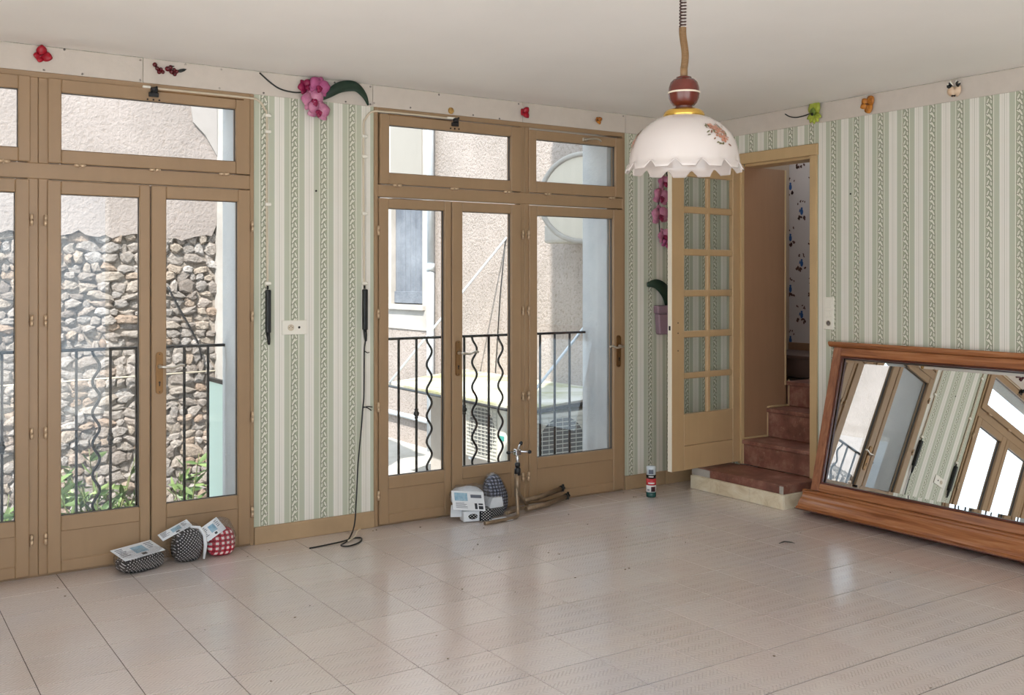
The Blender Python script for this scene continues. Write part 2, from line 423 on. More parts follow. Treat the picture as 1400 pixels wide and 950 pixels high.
def sash(win, name, x0, x1, z0, z1, gx0, gx1, gz0, gz1, hinges, vertical, door=False):
    y0, y1 = -.024, .030
    mb = MB()
    mb.bev((x0, y0, z0), (gx0, y1, z1), .004); mb.bev((gx1, y0, z0), (x1, y1, z1), .004)
    mb.bev((gx0, y0 + .0007, gz1), (gx1, y1, z1), .004)
    if door:
        mb.bev((gx0, y0 + .0007, gz0 - .075), (gx1, y1, gz0), .004)
        mb.bev((gx0, y0 + .0007, z0), (gx1, y1, .07), .004)
    else: mb.bev((gx0, y0 + .0007, z0), (gx1, y1, gz0), .004)
    o = mb.build(name, M_FRAME, win)
    if door: MB().bev((gx0 - .004, y0 + .009, .066), (gx1 + .004, y1 - .01, gz0 - .071), .003).build('lower_panel', M_FRAME, o)
    pane(o, gx0, gx1, gz0, gz1)
    for h in hinges: hinge(o, h[0], h[1], vertical)
    return o
def lever_handle(leaf, x, z, direction=1):
    yb = -.024
    pl = []
    for a in [k * PI / 8 for k in range(9)]: pl.append((.019 * math.cos(a), .095 + .019 * math.sin(a) * .9))
    for a in [PI + k * PI / 8 for k in range(9)]: pl.append((.019 * math.cos(a), -.095 + .019 * math.sin(a) * .9))
    T = Matrix.Translation((x, yb, z)) @ Matrix.Rotation(PI / 2, 4, 'X')
    mb = MB(); mb.prism(pl, .005, T)
    mb.prism([(a * .86, b * .965) for a, b in pl], .008, T)
    mb.build('handle_plate', M_BRONZE, leaf)
    k = MB()
    T2 = Matrix.Translation((x, yb - .0085, z - .055)) @ Matrix.Rotation(PI / 2, 4, 'X')
    k.lathe([(.0055, 0), (.0055, .0012)], (0, .006, 0), 10, T2); k.box((-.003, -.014, 0), (.003, .004, .0012), T2)
    for zz in (.1, -.1): k.lathe([(.0032, 0), (.0032, .0015)], (0, .055 + zz, 0), 8, T2)
    k.build('keyhole', M_NAIL, leaf, kind='stuff')
    lv = MB(); z0 = z + .035
    lv.lathe([(.011, 0), (.011, .012), (.008, .014)], (0, 0, 0), 12, Matrix.Translation((x, yb - .008, z0)) @ Matrix.Rotation(PI / 2, 4, 'X'))
    d = direction
    lv.tube(curve_pts([(x, yb - .015, z0), (x, yb - .05, z0), (x + d * .02, yb - .056, z0 - .003), (x + d * .06, yb - .055, z0 - .006), (x + d * .095, yb - .054, z0 + .006), (x + d * .118, yb - .052, z0 + .002)], 5),
            [.0085] * 6 + [.0075] * 10 + [.0068] * 9 + [.008], 8)
    lv.build('handle_lever', M_CHROME, leaf)

def fixed_frame(win, x0, x1, mull, ztrans):
    mb = MB(); ya, yb = -.012, .05
    mb.bev((x0, ya, 0), (x0 + .024, yb, ZW), .003); mb.bev((x1 - .024, ya, 0), (x1, yb, ZW), .003)
    mb.bev((x0 + .024, ya, ZW - .03), (x1 - .024, yb, ZW), .003)
    mb.bev((x0 + .024, ya, ztrans[0]), (x1 - .024, yb, ztrans[1]), .003)
    mb.bev((x0 + .024, ya + .012, -.005), (x1 - .024, yb, .010), .002)
    m0, m1 = mull; c = (m0 + m1) / 2
    for a, b in ((m0 - .012, c - .0008), (c + .0008, m1 + .012)):
        mb.bev((a, ya + .0006, 0.008), (b, yb, ztrans[0]), .0025); mb.bev((a, ya + .0006, ztrans[1]), (b, yb, ZW - .03), .0025)
    return mb.build('frame', M_FRAME, win)
GZ0, GZ1, LT = .291, 1.916, 1.982
w1 = struct('window_1', (-4.48, 0, 0)); fixed_frame(w1, *W1, (-4.630, -4.554), (1.988, 2.066))
sash(w1, 'transom_sash', -4.549, -3.513, 2.070, 2.495, -4.486, -3.592, 2.138, 2.428, [(-4.40, 2.064), (-4.03, 2.064), (-3.66, 2.064)], False)
sash(w1, 'transom_sash', -5.445, -4.629, 2.070, 2.495, -5.383, -4.684, 2.138, 2.428, [(-5.3, 2.064), (-4.75, 2.064)], False)
hz = (1.78, 1.28, .72, .19)
sash(w1, 'door_leaf', -4.552, -4.053, .012, LT, -4.488, -4.106, GZ0, GZ1, [(-4.561, z) for z in hz], True, True)
lf = sash(w1, 'door_leaf', -4.046, -3.512, .012, LT, -3.969, -3.581, GZ0, GZ1, [(-3.502, z) for z in hz], True, True)
lever_handle(lf, -4.007, .99, 1)
sash(w1, 'door_leaf', -5.445, -4.634, .012, LT, -5.36, -4.697, GZ0, GZ1, [(-4.624, z) for z in hz], True, True)
w2 = struct('window_2', (-1.77, 0, 0)); fixed_frame(w2, *W2, (-1.681, -1.628), (1.984, 2.058))
sash(w2, 'transom_sash', -2.712, -1.686, 2.062, 2.485, -2.651, -1.768, 2.131, 2.420, [(-2.6, 2.056), (-2.2, 2.056), (-1.8, 2.056)], False)
ts = sash(w2, 'transom_sash', -1.626, -.822, 2.062, 2.478, -1.566, -.890, 2.137, 2.416, [(-1.48, 2.056), (-.93, 2.056)], False)
sash(w2, 'door_leaf', -2.718, -2.220, .012, 1.976, -2.656, -2.266, GZ0 + .004, GZ1, [(-2.727, z) for z in hz], True, True)
lf = sash(w2, 'door_leaf', -2.213, -1.688, .012, 1.976, -2.137, -1.766, GZ0 + .008, GZ1, [(-1.679, z) for z in hz], True, True)
lever_handle(lf, -2.172, .99, 1)
lf = sash(w2, 'door_leaf', -1.624, -.820, .012, 1.976, -1.560, -.910, GZ0 + .012, GZ1 - .004, [(-1.634, z) for z in hz], True, True)
lever_handle(lf, -.866, .985, -1)
mb = MB()  # small latch on the right transom
mb.bev((-1.185, -.030, 2.432), (-1.145, -.0245, 2.456), .002)
mb.tube(curve_pts([(-1.165, -.03, 2.444), (-1.165, -.055, 2.444), (-1.13, -.06, 2.448), (-1.09, -.06, 2.452), (-1.062, -.06, 2.446), (-1.05, -.058, 2.436)], 4), .0062, 8)
mb.build('transom_handle', M_CHROME, ts)

# ------------------------------------------------------------------ glazed door, doorway, stairs
cs = struct('trim_3', (0, -.67, 0))
for a, b, nm in (((-.014, -1.044, .0), (.02, -.985, 2.315), 'casing_right'), ((-.014, -.372, .16), (.02, -.334, 2.315), 'casing_left'), ((-.018, -1.05, 2.315), (.02, -.30, 2.392), 'casing_head'), ((.02, -.985, 2.298), (.18, -.372, 2.33), 'head_lining'), ((.02, -1.0, .0), (.18, -.985, 2.3), 'jamb_lining')):
    MB().bev(a, b, .005, 2).build(nm, M_CASING, cs)
wsl = struct('wall_stair_side', (.2, -.35, 0))
MB().box((.02, -.372, .16), (.335, -.352, 2.3)).build('panel', M_PANEL, wsl)
MB().box((.337, -.370, .16), (.458, -.352, 2.3)).build('panel', M_PANEL, wsl)
MB().bev((.444, -.374, .7), (.462, -.350, 2.3), .003).build('corner_strip', M_CASING, wsl)

# door hinged at the left jamb, standing open in front of the window wall
dA = math.atan2(-.045, -.70)   # slight swing
DM = Matrix.Translation((-.012, -.338, .178)) @ Matrix.Rotation(math.atan2(-.048, -.70), 4, 'Z')   # local x runs from hinge to free edge
door = struct('door_1', (-.012, -.338, .178))
DW, DH, DT = .705, 2.125, .038
mb = MB(DM)
def zl(z): return z - .178
rows = [(2.212 - .015, 1.991), (1.945, 1.698), (1.652, 1.415), (1.369, 1.132), (1.086, .844), (.803, .561)]
colsx = [(.078, .310), (.342, .583)]
# local -z? front face towards the room is local +y after the half-turn
mb.bev((0, -DT / 2, 0), (.078, DT / 2, DH), .003); mb.bev((.583, -DT / 2, 0), (DW, DT / 2, DH), .003)
mb.bev((.078, -DT / 2 + .0006, zl(2.197)), (.583, DT / 2 - .0006, DH), .003)
mb.bev((.078, -DT / 2 + .0006, 0), (.583, DT / 2 - .0006, .165), .003)
mb.bev((.078, -DT / 2 + .0006, .167), (.583, DT / 2 - .0006, zl(.561)), .003)
for (a, b), (c, d) in zip(rows, rows[1:]): mb.bev((.078, -DT / 2 + .004, zl(c)), (.583, DT / 2 - .004, zl(b)), .005)
mb.bev((.310, -DT / 2 + .0045, zl(.561)), (.342, DT / 2 - .0045, zl(2.197)), .005)
leaf = mb.build('door_leaf', M_DOORP, door)
for a, b in rows:
    for c, d in colsx:
        MB(DM).box((c - .002, -.013, zl(b) - .002), (d + .002, -.009, zl(a) + .002)).build('pane', M_GLASS, leaf)
MB(DM).box((DW - .0005, -DT / 2 + .001, .002), (DW + .0015, DT / 2 - .001, DH - .002)).build('edge_strip', paint('edge_lit_cream', (238, 230, 212), .4), leaf)  # light on the free edge, painted as a pale strip
mb = MB(DM)
for z in (1.17, 1.10, .98): mb.cyl((.645, DT / 2 - .001, zl(z + .02)), (.645, DT / 2 + .001, zl(z + .02)), .005, 8)
mb.box((DW - .001, -.008, zl(1.14)), (DW + .0022, .008, zl(1.17)))
mb.build('lock_holes', M_NAIL, leaf, kind='stuff')
mb = MB(DM)
for z in (.12, 1.0, 1.95): mb.cyl((-.004, DT / 2 + .004, z), (-.004, DT / 2 + .004, z + .09), .007, 8)
mb.build('hinge', M_HINGE, leaf)

def stair_mat():
    g = NT('worn_red_brown_stair'); _, tc = g.xyz(); n = g.noise(tc, 5, 6, .7); n2 = g.noise(tc, 22, 4, .7)
    c = g.ramp(n, [(.25, lin((86, 54, 46))), (.5, lin((130, 84, 70))), (.72, lin((170, 130, 114)))])
    g.color(g.mix(g.ramp(n2, [(.58, (0, 0, 0, 1)), (.78, (.6, .6, .6, 1))]), c, lin((176, 150, 128))))
    g.rough(.45); g.bump(n2, .2, .004); return g.m
M_STAIR = stair_mat()
M_CARPET = paint('dark_landing', (96, 72, 62), .6, var=.3, scale=4)
def tile_edge():
    g = NT('cream_marbled_tile'); _, tc = g.xyz(); n = g.noise(tc, 6, 6, .7, 1.2)
    g.color(g.ramp(n, [(.3, lin((196, 176, 140))), (.5, lin((222, 208, 180))), (.7, lin((234, 226, 206)))])); g.rough(.35); return g.m
M_TEDGE = tile_edge()
st = thing('staircase', (0, -.68, 0), 'worn red-brown stairs climbing through the doorway from a low tiled platform', 'stairs')
# platform standing in the room
pf = MB(); pf.box((-.35, -1.055, 0), (.0, -.22, .098)); po = pf.build('platform_base', M_TEDGE, st)
for a, b in ((-.215, -.495), (-.497, -.777), (-.779, -1.065)):
    MB().bev((-.362, b, 0.001), (-.350, a, .094), .002).build('edge_tile', M_TEDGE, po)
MB().bev((-.350, -1.067, 0.001), (-.012, -1.055, .094), .002).build('edge_tile', M_TEDGE, po)
pt = MB(); pt.bev((-.352, -1.060, .098), (-.001, -.352, .158), .006, 2); pt.bev((-.352, -.36, .098), (-.02, -.218, .158), .006, 2); pt.build('platform_top', M_STAIR, st)
MB().bev((-.358, -1.062, .1), (-.350, -1.03, .150), .002).build('chipped_plaster_edge', M_CONC, st); MB().bev((-.356, -.40, .1), (-.351, -.222, .15), .002).build('chipped_plaster_edge', M_CONC, st)
steps = [(.0, .158, .336), (.253, .336, .545), (.48, .545, .728), (.75, .728, .9)]
for k, (x, za, zb) in enumerate(steps):
    xe = steps[k + 1][0] if k < 3 else 1.24
    ly = -.374 if k < 2 else (.29 if k > 2 else -.352)
    s_ = MB(); s_.bev((x + .006, -.986 if k == 0 else -1.03, za + .001), (x + .03, ly, zb - .03), .003)
    so = s_.build('riser', M_STAIR if k < 3 else M_CARPET, st)
    MB().bev((x - .010, -.986 if k == 0 else -1.03, zb - .03), (xe + .03 if k < 3 else xe, ly, zb), .006, 2).build('tread', M_STAIR if k < 3 else M_CARPET, st)
mb = MB()   # pale skirting following the steps along the panelled side
for k, (x, za, zb) in enumerate(steps[:3]):
    xe = steps[k + 1][0]
    mb.bev((x - .002, -.379, za), (x + .014, -.3725, zb + .012), .002)
    if k < 2: mb.bev((x + .014, -.379, zb), (xe - .002, -.3725, zb + .014), .002)
mb.build('stepped_skirting', M_CASING, st)

# stairwell walls
M_POTS = paint('floral_wallpaper_ground', (206, 196, 192), .7, var=.05)
M_SW = paint('stairwell_plaster', (170, 150, 130), .8)
ws = struct('wall_stairwell', (1.25, 0, 0))
MB().box((1.25, -1.2, .0), (1.35, .30, 3.0)).build('papered_wall', M_POTS, ws)
MB().bev((1.238, -1.03, .9), (1.25, .29, .962), .003).build('baseboard', M_PANEL, ws)
mb = MB(); mb.box((.18, -1.15, 0), (1.25, -1.03, 3.0)); mb.box((.46, .29, 0), (1.25, .33, 3.0)); mb.box((.40, -.352, 0), (.46, .29, 3.0)); mb.box((.18, -.352, 0), (.40, .0, 3.0)); mb.box((.18, -1.15, 2.9), (.45, .33, 3.0)); mb.box((.18, YF, 2.80), (.36, -1.15, 3.0)); mb.box((.18, -1.15, -.1), (1.35, .33, .0))
mb.build('stairwell_shell', M_SW, ws)  # no lid over the steps: unseen light well added to brighten them
M_BLUE = paint('print_blue', (52, 92, 150), .7); M_BROWN = paint('print_brown', (92, 60, 52), .7)
def blob(mb, cy, cz, ry, rz, n=8, x=1.2492, a=0.0):
    pts = []
    for k in range(n):
        t = 2 * PI * k / n; py, pz = ry * math.cos(t), rz * math.sin(t)
        pts.append((x, cy + py * math.cos(a) - pz * math.sin(a), cz + py * math.sin(a) + pz * math.cos(a)))
    mb.add(pts, [list(range(n))])
rnd = random.Random(3)
for ci, y in enumerate((-.62, -.49, -.36, -.23, -.10, .03, .16, .28)):
    for k in range(5):
        z = 1.19 + k * .43 - (.215 if ci % 2 else 0)
        if z > 2.75: continue
        m = MB(); m.cur = 0
        blob(m, y - .004, z, .016, .026, 9); blob(m, y - .004, z + .03, .011, .010, 8); blob(m, y + .016, z + .012, .006, .017, 8, a=.3)
        m.cur = 1
        for q in range(6): blob(m, y + rnd.uniform(-.045, .05), z + .065 + rnd.uniform(-.018, .028), .010, .006, 6, 1.2490, rnd.uniform(0, 3))
        for q in range(8): blob(m, y + rnd.uniform(-.045, .05), z - .045 + rnd.uniform(-.016, .016), .014, .009, 7, 1.2488, rnd.uniform(0, 3))
        m.build('printed_jug_motif', [M_BLUE, M_BROWN], ws, kind='stuff')

# ------------------------------------------------------------------ mirror leaning on the right wall
def wood(name, c1, c2, c3, axis=1, rough=.3):
    g = NT(name); sp, tc = g.xyz(); k = [30, 30, 30]; k[axis] = 1.6
    v = g.vec(*[g.math('MULTIPLY', sp[i], k[i]) for i in range(3)])
    n = g.noise(v, 1.2, 5, .6, 1.0); n2 = g.noise(tc, 2.5, 3)
    g.color(g.mix(g.math('MULTIPLY', n2, .5), g.ramp(n, [(.3, lin(c1)), (.5, lin(c2)), (.72, lin(c3))]), lin(c2)))
    g.rough(rough); g.bump(n, .06, .002); return g.m
M_WOOD = wood('cherry_wood', (112, 62, 36), (158, 100, 60), (190, 134, 92), rough=.22)
M_WOODV = wood('cherry_wood_upright', (104, 60, 40), (148, 94, 64), (176, 122, 88), 2)
M_WOODD = wood('dark_bead', (62, 26, 16), (86, 38, 24), (110, 56, 36))
ta = math.radians(14.2); sT, cT = math.sin(ta), math.cos(ta)
MM = Matrix(((0, sT, -cT, -.272), (-1, 0, 0, -1.205), (0, cT, sT, .002), (0, 0, 0, 1)))
MW = 1.80; VB, VT = .205, 1.005
mir = thing('leaning_mirror', (-.27, -2.1, 0), 'large mirror in a cherry wood frame leaning on the striped wall', 'mirror')
def prof_u(mb, prof, u0, u1):
    n = len(prof); vs = [(u0, v, w) for w, v in prof] + [(u1, v, w) for w, v in prof]
    mb.add(vs, [list(range(n)), list(range(n, 2 * n))[::-1]] + [(i, n + i, n + (i + 1) % n, (i + 1) % n) for i in range(n)])
mb = MB(MM)
base = [(-.03, .008), (.098, .008), (.106, .013), (.106, .022), (.098, .028), (.090, .032), (.090, .046), (.086, .060), (.078, .076), (.068, .090), (.062, .104), (.062, .118), (.070, .126), (.070, .134), (.058, .140), (.034, .143), (-.03, .143)]
prof_u(mb, base, -.03, MW + .03); mb.build('base_moulding', M_WOOD, mir)
mb = MB(MM); mb.bev((-.034, .0085, .092), (MW + .034, .0145, .112), .002); mb.build('base_painted_shadow', M_WOODD, mir)  # dark strip standing in for the shadow line under the base
MB(MM).bev((0, .143, -.028), (.062, 1.072, .030), .004, 2).build('frame_stile', M_WOODV, mir)
MB(MM).bev((MW - .062, .143, -.028), (MW, 1.072, .030), .004, 2).build('frame_stile', M_WOODV, mir)
MB(MM).bev((.062, .143, -.028), (MW - .062, VB - .012, .029), .004, 2).build('bottom_rail', M_WOOD, mir)
MB(MM).bev((.062, VT + .012, -.028), (MW - .062, 1.072, .029), .004, 2).build('top_rail', M_WOOD, mir)
mb = MB(MM); cap = [(-.028, 1.072), (.040, 1.072), (.054, 1.082), (.060, 1.090), (.060, 1.098), (.052, 1.104), (-.028, 1.104)]
prof_u(mb, cap, -.028, MW + .028); mb.build('top_cap', M_WOOD, mir)
mb = MB(MM); t = .012
for a, b in (((.062, VB - t, .004), (.062 + t, VT + t, .026)), ((MW - .062 - t, VB - t, .004), (MW - .062, VT + t, .026)), ((.062, VB - t, .004), (MW - .062, VB, .026)), ((.062, VT, .004), (MW - .062, VT + t, .026))): mb.bev(a, b, .004, 2)
mb.build('inner_bead', M_WOODD, mir)
u0, u1, b_ = .072, MW - .072, .024
P = [(u0, VB - .004, .000), (u1, VB - .004, .000), (u1, VT + .004, .000), (u0, VT + .004, .000), (u0 + b_, VB + b_, .0032), (u1 - b_, VB + b_, .0032), (u1 - b_, VT - b_, .0032), (u0 + b_, VT - b_, .0032)]
MB(MM).add(P, [(4, 5, 6, 7)]).build('mirror_glass', M_MIRROR, mir)
MB(MM).add(P, [(0, 1, 5, 4), (1, 2, 6, 5), (2, 3, 7, 6), (3, 0, 4, 7)]).build('bevelled_edge', M_MIRROR, mir)
MB(MM).box((.01, .15, -.026), (MW - .01, 1.06, -.002)).build('backing_board', M_PANEL, mir)

# ------------------------------------------------------------------ pendant lamp
LX, LY = -3.014, -2.97
lamp = thing('pendant_lamp', (LX, LY, 1.85), 'white opal glass pendant lamp with ruffled rim on a coiled brown cord', 'lamp')
M_OPAL = NT('opal_glass'); M_OPAL.color(lin((188, 178, 172))); M_OPAL.rough(.12); M_OPAL.b.inputs['Subsurface Weight'].default_value = .25; M_OPAL.b.inputs['Subsurface Radius'].default_value = (.03, .03, .03); M_OPAL = M_OPAL.m
M_COIL = paint('brown_cord', (58, 34, 26), .4); M_COIL2 = paint('tan_cord', (122, 92, 58), .5)
M_BALL = paint('turned_dark_wood', (92, 36, 26), .22, var=.3, scale=12)
def ruffle(a, n=14):
    q = (a * n / (2 * PI)) % 1.0; d = abs(q - .5)     # narrow lifted pleat
    return (math.cos(PI / 2 * d / .25) ** 2) ** .65 if d < .25 else 0.0
prof = [(.060, 2.043), (.0675, 2.039), (.095, 2.028), (.122, 2.012), (.145, 1.992), (.162, 1.972), (.174, 1.950), (.181, 1.926), (.185, 1.903), (.187, 1.886), (.189, 1.876), (.193, 1.868), (.198, 1.860), (.2015, 1.852)]
SEG = 168; vs = []; fs = []
for i, (r, z) in enumerate(prof):
    k = max(0, (i - 8) / 5.0)
    for s_ in range(SEG):
        a = 2 * PI * s_ / SEG; rf = ruffle(a)
        rr = r - rf * .010 * k; zz = z + rf * .026 * k * k
        vs.append((LX + rr * math.cos(a), LY + rr * math.sin(a), zz))
for i in range(len(prof) - 1):
    for s_ in range(SEG):
        q = (s_ + 1) % SEG; fs.append((i * SEG + s_, i * SEG + q, (i + 1) * SEG + q, (i + 1) * SEG + s_))
sh = MB().add(vs, fs, True).build('lamp_shade', M_OPAL, lamp)
so = sh.modifiers.new('thickness', 'SOLIDIFY'); so.thickness = .004; so.offset = 1
MB().lathe([(.026, 2.066), (.044, 2.065), (.058, 2.061), (.067, 2.053), (.070, 2.045), (.070, 2.037), (.062, 2.034)], (LX, LY, 0), 32).build('brass_collar', M_BRASS, lamp)
MB().lathe([(.020, 2.176), (.026, 2.174), (.026, 2.168), (.036, 2.166), (.046, 2.156), (.051, 2.140), (.0525, 2.126), (.0535, 2.124), (.0535, 2.117), (.0525, 2.115), (.051, 2.102), (.045, 2.088), (.036, 2.078), (.028, 2.075), (.031, 2.068), (.031, 2.062)], (LX, LY, 0), 32).build('turned_ball', M_BALL, lamp)
MB().lathe([(.0525, 2.1245), (.0548, 2.1225), (.0548, 2.1190), (.0525, 2.117)], (LX, LY, 0), 32).build('ball_ring', M_CONDUIT, lamp)
MB().lathe([(.0125, 2.172), (.0125, 2.205)], (LX, LY, 0), 16).build('cord_tube', M_COIL2, lamp)
pts = []; n = 30 * 12
for k in range(n + 1):
    t = k / n; a = 2 * PI * 30 * t; off = .006 * math.sin(t * 5); pts.append((LX + off + .0105 * math.cos(a), LY + .0105 * math.sin(a), 2.203 + t * .140))
MB().tube(pts, .0028, 5).build('coiled_cord', M_COIL2, lamp)
pts = []; n = 26 * 12
for k in range(n + 1):
    t = k / n; a = 2 * PI * 26 * t; pts.append((LX + .006 * math.sin(5) * (1 - t) + .0105 * math.cos(a), LY + .0105 * math.sin(a), 2.343 + t * (ZC - .03 - 2.343)))
MB().tube(pts, .0028, 5).build('coiled_cord', M_COIL, lamp)
MB().lathe([(.0, ZC - .045), (.03, ZC - .04), (.045, ZC - .02), (.05, ZC)], (LX, LY, 0), 20).build('ceiling_rose', M_BALL, lamp)
MB().lathe([(.0, 1.93), (.02, 1.935), (.03, 1.96), (.024, 1.99), (.016, 2.01), (.016, 2.045)], (LX, LY, 0), 16).build('bulb', M_WHITE, lamp)
# printed posy on the shade
M_PINK = paint('print_pink', (160, 108, 86), .3); M_PGRN = paint('print_green', (96, 92, 62), .3); M_PBR = paint('print_umber', (112, 74, 52), .3)
def on_shade(a, z, lift=.0012):
    for (r0, z0), (r1, z1) in zip(prof, prof[1:]):
        if z1 <= z <= z0:
            t = (z0 - z) / (z0 - z1); r = r0 + (r1 - r0) * t + lift; return Vector((LX + r * math.cos(a), LY + r * math.sin(a), z + lift * .5))
    return Vector((LX, LY, z))
def posy(a0, seed):
    r_ = random.Random(seed); mb = MB()
    def petal(a, z, s1, s2, rot, m, lift):
        mb.cur = m; c = []
        for k in range(7):
            t = 2 * PI * k / 7; dx, dz = s1 * math.cos(t), s2 * math.sin(t)
            c.append(on_shade(a + (dx * math.cos(rot) - dz * math.sin(rot)) / .17, z + (dx * math.sin(rot) + dz * math.cos(rot)) * .8, lift))
        mb.add(c, [list(range(7))])
    for (fa, fz, s) in ((-.10, 1.985, .011), (.02, 1.978, .012), (.14, 1.972, .009), (.10, 1.944, .012), (-.02, 1.958, .009), (.18, 1.950, .008)):
        for k in range(5): petal(a0 + fa + .05 * math.cos(k * 1.26), fz + .008 * math.sin(k * 1.26), s * .62, s * .5, k * 1.26, 0, .0022)
        petal(a0 + fa, fz, s * .25, s * .25, 0, 2, .003)
    for k in range(30):
        petal(a0 + r_.uniform(-.24, .26), r_.uniform(1.925, 2.0), r_.uniform(.005, .010), r_.uniform(.0022, .0042), r_.uniform(0, 3), 1 + (k % 3 == 0), .0016)
    mb.build('floral_print', [M_PINK, M_PGRN, M_PBR], sh, kind='stuff')
va = math.atan2(cam.location.y - LY, cam.location.x - LX)
posy(va + .72, 1); posy(va - 1.42, 2); posy(va + 2.85, 3)

# ------------------------------------------------------------------ sockets and switch
sk = thing('wall_socket', (-3.247, 0, 1.21), 'white double wall socket on the striped pier between the windows', 'socket')
MB().bev((-3.322, -.010, 1.170), (-3.170, 0, 1.252), .004, 2).build('cover_plate', M_WHITE, sk)
TS = Matrix.Translation((-3.270, -.010, 1.211)) @ Matrix.Rotation(PI / 2, 4, 'X')
mb = MB(TS); mb.lathe([(.0185, .0), (.0185, .003), (.0165, .003), (.0165, .0005)], (0, 0, 0), 24); mb.build('socket_ring', M_CONDUIT, sk)
mb = MB(TS)
for x, y, r in ((-.0095, 0, .0024), (.0095, 0, .0024), (0, .008, .0024)): mb.lathe([(r, 0), (r, .0014)], (x, y, 0), 8)
mb.lathe([(.007, 0), (.007, .0012)], (.05, 0, 0), 14); mb.build('socket_holes', M_NAIL, sk, kind='stuff')
sw = thing('wall_switch', (0, -1.14, 1.26), 'tall white switch plate with two rockers and a socket beside the doorway', 'switch')
MB().bev((-.011, -1.180, 1.158), (0, -1.100, 1.370), .004, 2).build('cover_plate', M_WHITE, sw)
for z in (1.300, 1.238): MB().bev((-.016, -1.163, z), (-.010, -1.117, z + .046), .003, 2).build('rocker', M_WHITE, sw)
TS = Matrix.Translation((-.011, -1.140, 1.200)) @ Matrix.Rotation(-PI / 2, 4, 'Y')
MB(TS).lathe([(.019, 0), (.019, .003), (.017, .003), (.017, .0005)], (0, 0, 0), 24).build('socket_ring', M_CONDUIT, sw)
mb = MB(TS)
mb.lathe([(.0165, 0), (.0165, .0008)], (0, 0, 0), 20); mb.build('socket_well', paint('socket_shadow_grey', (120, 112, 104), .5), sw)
mb = MB(TS)
for x, y, r in ((0, -.0095, .003), (0, .0095, .003), (.008, 0, .003)): mb.lathe([(r, 0), (r, .0016)], (x, y, 0), 8)
mb.build('socket_holes', M_NAIL, sw, kind='stuff')

# ------------------------------------------------------------------ transom openers: latch, conduit, clips, black lever
def opener(name, label, xl, zl_, xd, ztop, clips, bend_from, cord=False):
    t = thing(name, (xd, 0, 1.12), label, 'window opener')
    mb = MB(); mb.bev((xl - .026, -.036, zl_ - .030), (xl + .026, -.0245, zl_ - .006), .003); mb.bev((xl - .016, -.050, zl_ - .010), (xl + .018, -.0245, zl_ + .020), .005)
    mb.tube([(xl - .01, -.052, zl_ - .005), (xl + .012, -.056, zl_ + .022)], .006, 6); mb.build('latch', M_DARK, t)
    mb = MB()
    for dx in (-.03, 0, .03): mb.cyl((xl + dx, -.024, zl_ - .044), (xl + dx, -.028, zl_ - .044), .005, 6)
    mb.build('screw_holes', M_NAIL, t, kind='stuff')
    s = 1 if xd > xl else -1
    MB().bev((xl - .055 * 1, -.034, zl_ + .014), (xl + .0 if s < 0 else xl - .015, -.0135, zl_ + .026), .002).build('cable_stop', M_WHITE, t)
    pts = curve_pts([(xl, -.020, zl_ + .018), (xl + s * .2, -.020, zl_ + .0185), (bend_from, -.020, zl_ + .018), (xd - s * .055, -.016, zl_ + .012), (xd - s * .012, -.010, zl_ - .035), (xd, -.009, zl_ - .10), (xd, -.009, 1.9), (xd + .004, -.009, 1.44)], 7)
    MB().tube(pts, .0062, 8).build('conduit', M_CONDUIT, t)
    MB().tube([(xl + s * .02, -.022, zl_ + .004), (bend_from, -.022, zl_ + .004)], .004, 6).build('guide_rod', M_BRONZE, t)
    for z in clips: MB().bev((xd - .011, -.019, z), (xd + .024, 0, z + .018), .003).build('clip', M_WHITE, t)
    mb = MB(); mb.tube([(xd + .004, -.013, 1.45), (xd + .004, -.013, 1.43)], .006, 6); mb.bev((xd - .008, -.034, 1.185), (xd + .018, 0, 1.428), .006, 2); mb.build('lever_body', M_DARK, t)
    mb = MB(); mb.tube([(xd + .004, -.018, 1.19), (xd + .007, -.020, 1.15), (xd + .009, -.020, 1.118)], [.012, .0105, .007], 8); mb.build('lever_grip', M_DARK, t)
    return t
opener('transom_opener', 'cream cable opener with black lever beside the left window', -4.037, 2.478, -3.412, 2.45, (2.40, 2.31, 1.90, 1.455), -3.55)
opener('transom_opener', 'cream cable opener with black lever beside the right window', -2.196, 2.478, -2.815, 2.45, (2.33, 2.21, 1.87, 1.455), -2.66)

# dangling black cord
mb = MB()
mb.tube(curve_pts([(-2.808, -.018, 1.12), (-2.812, -.012, 1.05), (-2.818, -.02, .80), (-2.828, -.025, .72), (-2.840, -.03, .60), (-2.870, -.05, .40), (-2.90, -.09, .20), (-2.95, -.17, .07), (-3.02, -.24, .012), (-3.09, -.30, .005), (-3.06, -.34, .005), (-2.97, -.29, .005), (-2.93, -.22, .006), (-2.97, -.20, .006), (-3.06, -.24, .008), (-3.16, -.25, .005), (-3.26, -.26, .004)], 7), .0042, 6)
mb.tube(curve_pts([(-2.826, -.024, .73), (-2.80, -.032, .722), (-2.775, -.03, .705)], 5), .0036, 6)
mb.tube(curve_pts([(-2.826, -.024, .725), (-2.80, -.035, .73), (-2.77, -.034, .725)], 5), .0036, 6)
mb.tube(curve_pts([(-2.812, -.014, 1.06), (-2.80, -.03, 1.05), (-2.788, -.03, 1.052)], 5), .003, 6)
mb.build('black_cord', M_DARK, label='thin black cord hanging down the pier and curling on the floor', cat='cord')
mb = MB(); mb.tube(curve_pts([(-3.03, -.262, .012), (-2.97, -.22, .02), (-2.93, -.17, .035), (-2.90, -.145, .036)], 5), .004, 6)
mb.build('cream_cord_end', M_CONDUIT, label='short stripped cream wire end on the floor by the cord loop', cat='wire')

